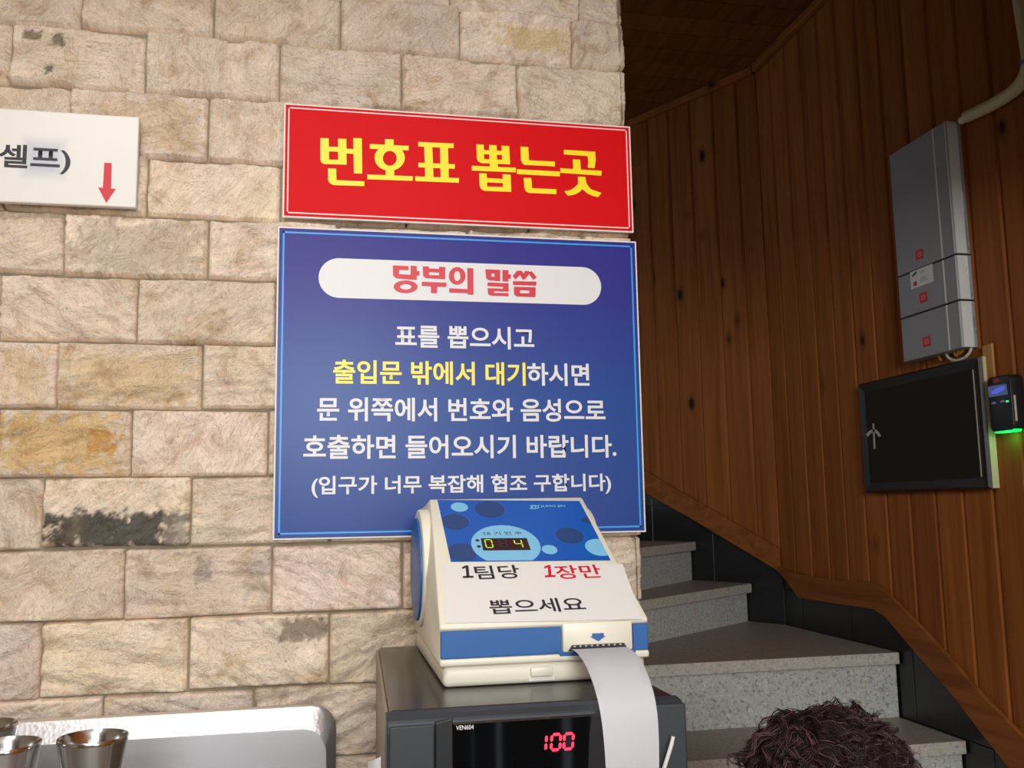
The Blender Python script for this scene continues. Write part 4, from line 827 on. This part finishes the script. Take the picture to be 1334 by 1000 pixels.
bm = bmesh.new(); c = zd(325, 425); patch(bm, PD, circ(c, .005, 12, .002), .0006); obj('pilot_light', bm, MGRN, dv)
bm = bmesh.new(); slab(bm, [PD.at(e0+.012, g0-.003, -.004), PD.at(e1-.006, g0-.003, -.004), PD.at(e1-.003, g0+.002, -.004), PD.at(e0+.006, g0+.002, -.004)], Vector((.02, 0, 0))); obj('green_light', bm, MGRN, dv)
bm = bmesh.new(); box(bm, (XD+.006, -e1-.0012, g0+.02), (XD+.011, -e1+.001, g1-.05)); obj('side_trim', bm, MSILV, dv)
lg = bpy.data.lights.new('handset_glow', 'POINT'); lg.energy = .05; lg.color = (.1, 1, .2); lg.shadow_soft_size = .01; lo = bpy.data.objects.new('handset_glow', lg); COL.objects.link(lo); lo.location = (1.575, -(e0+e1)/2, g0-.012)

# ------------------------------------------------------------------ person sitting on the steps, head bowed
HC = Vector((.688, 1.235, 1.112))
pr = thing('person', 'person with short curly dark wine-brown hair sitting in front of the stairs', 'person', (.72, 1.5, .36))
J = {'pelvis': ((.72, 1.565, .475), .135), 'waist': ((.72, 1.53, .60), .125), 'chest': ((.72, 1.44, .77), .135), 'collar': ((.72, 1.37, .885), .09), 'neck': ((.708, 1.325, .945), .052), 'skull': ((.695, 1.275, 1.045), .075), 'crown': ((.695, 1.235, 1.12), .072), 'face': ((.695, 1.20, 1.05), .055)}
E_ = [('pelvis', 'waist'), ('waist', 'chest'), ('chest', 'collar'), ('collar', 'neck'), ('neck', 'skull'), ('skull', 'crown'), ('skull', 'face')]
for s, n in ((-1, 'l'), (1, 'r')):
    J.update({n+'hip': ((.72+s*.10, 1.54, .46), .09), n+'knee': ((.72+s*.12, 1.17, .60), .062), n+'calf': ((.72+s*.12, 1.25, .40), .052), n+'ankle': ((.72+s*.12, 1.305, .245), .038), n+'ball': ((.72+s*.125, 1.20, .212), .032), n+'toe': ((.72+s*.13, 1.16, .208), .026),
              n+'shoulder': ((.72+s*.16, 1.39, .85), .062), n+'elbow': ((.72+s*.215, 1.27, .64), .042), n+'wrist': ((.72+s*.10, 1.10, .665), .027), n+'palm': ((.72+s*.05, 1.06, .675), .026)})
    E_ += [('pelvis', n+'hip'), (n+'hip', n+'knee'), (n+'knee', n+'calf'), (n+'calf', n+'ankle'), (n+'ankle', n+'ball'), (n+'ball', n+'toe'), ('chest', n+'shoulder'), (n+'shoulder', n+'elbow'), (n+'elbow', n+'wrist'), (n+'wrist', n+'palm')]
    for k in range(5):
        b = Vector(J[n+'palm'][0]); off = Vector((-s*.02+.004*s*k, -.03+.004*abs(k-2), .022-.012*k)) if k else Vector((-s*.004, -.012, .036))
        J[n+'f%da' % k] = (tuple(b+off), .009); J[n+'f%db' % k] = (tuple(b+off*1.9+Vector((0, 0, -.01))), .008); J[n+'f%dc' % k] = (tuple(b+off*2.4+Vector((0, .004, -.026))), .007)
        E_ += [(n+'palm', n+'f%da' % k), (n+'f%da' % k, n+'f%db' % k), (n+'f%db' % k, n+'f%dc' % k)]
ks = list(J); me = bpy.data.meshes.new('body'); o_ = org(pr); me.from_pydata([Vector(J[k][0])-o_ for k in ks], [(ks.index(a), ks.index(b)) for a, b in E_], [])
bo = link('body', me, None, pr); md = bo.modifiers.new('skin', 'SKIN')
for i, k in enumerate(ks): me.skin_vertices[0].data[i].radius = (J[k][1], J[k][1])
me.skin_vertices[0].data[0].use_root = True; md.use_smooth_shade = True
bo.modifiers.new('sub', 'SUBSURF').levels = 2; bo.modifiers['sub'].render_levels = 2
dg = bpy.context.evaluated_depsgraph_get(); nm = bpy.data.meshes.new_from_object(bo.evaluated_get(dg)); bo.modifiers.clear(); bo.data = nm; nm.materials.clear()
for m in (MSKIN, MCLOTH, MTROU): nm.materials.append(m)
for f in nm.polygons:
    c = f.center+o_; f.use_smooth = True
    f.material_index = 0 if (c.z > .925 or (c.y < 1.115 and c.z > .62)) else 2 if (c.z < .60 and not (abs(c.x-.72) > .17 and c.z > .55)) else 1
# hair: scalp mass and curls
rs = random.Random(5)
bm = bmesh.new(); bmesh.ops.create_icosphere(bm, subdivisions=5, radius=1)
RXh, RYh, RZh = .106, .116, .103
for v in bm.verts:
    d = v.co.normalized(); k = 1+.10*noise.fractal(d*5+Vector((3, 1, 2)), .8, 2, 4)+.05*noise.noise(d*14)
    v.co = HC+Vector((d.x*RXh*(1.10 if d.z < 0 else 1), d.y*RYh, d.z*RZh))*k*.97
hr = obj('hair', bm, MHAIR, pr, smooth=True, ang=180)
def lock(bms, d, ln, nst):
    """a wavy lock: several strands sharing one path over the scalp"""
    d = Vector(d).normalized(); p0 = HC+Vector((d.x*RXh, d.y*RYh, d.z*RZh))*rs.uniform(.93, 1.0)
    crown = Vector((-.30, .10, .95)).normalized(); t = d-crown*d.dot(crown)
    t = t.normalized() if t.length > .06 else Vector((rs.uniform(-1, 1), rs.uniform(-1, 1), 0)).normalized()
    t = (t+Vector((rs.uniform(-.7, .7), rs.uniform(-.7, .7), rs.uniform(-.5, .35)))).normalized(); sv = d.cross(t).normalized()
    ph, fr, am = rs.uniform(0, 6.28), rs.uniform(.9, 1.9), rs.uniform(.004, .010); lift = max(0, rs.gauss(.05, .09)); n = 10
    guide = []
    for i in range(n):
        s_ = i/(n-1); q = p0+t*ln*s_; dd = q-HC; L_ = Vector((dd.x/RXh, dd.y/RYh, dd.z/RZh)).length
        q = HC+dd*((1.0+.05*math.sin(3*s_)+lift*s_)/max(L_, .3))
        guide.append(q+(sv*math.sin(ph+fr*6.28*s_)+d*math.cos(ph+fr*6.28*s_)*.7)*am*min(1, s_*2.5+.2))
    for k in range(nst):
        o1, o2 = rs.gauss(0, .0028), rs.gauss(0, .0022); w = rs.uniform(.0015, .004); p2 = rs.uniform(0, 6.28); r0 = rs.uniform(.0004, .0008); cut = rs.randint(7, n); pts, rad = [], []
        for i in range(cut):
            s_ = i/(n-1); sp = 1.3-.9*math.sin(PI*s_*.8)
            pts.append(guide[i]+sv*(o1*sp*1.6+w*s_*math.sin(p2+5*s_))+d*(o2*sp+w*s_*math.cos(p2+5*s_))); rad.append(r0*(1-.75*s_))
        tube(bms[1] if rs.random() < .22 else bms[0], pts, rad, 3, False)
def rdir():
    while True:
        d = Vector((rs.gauss(0, 1), rs.gauss(0, 1), rs.gauss(0, 1))).normalized()
        if d.z > -.5: return d
bm = bmesh.new(); bm2 = bmesh.new()
for i in range(620): lock((bm, bm2), rdir(), rs.uniform(.05, .11), 9)
for i in range(260): lock((bm, bm2), rdir(), rs.uniform(.03, .07), 1)
for b, m in ((bm, MHAIR), (bm2, MHAIR2)):
    o = obj('curls', b, m, hr, smooth=True, ang=180); tag(o, kind='stuff')
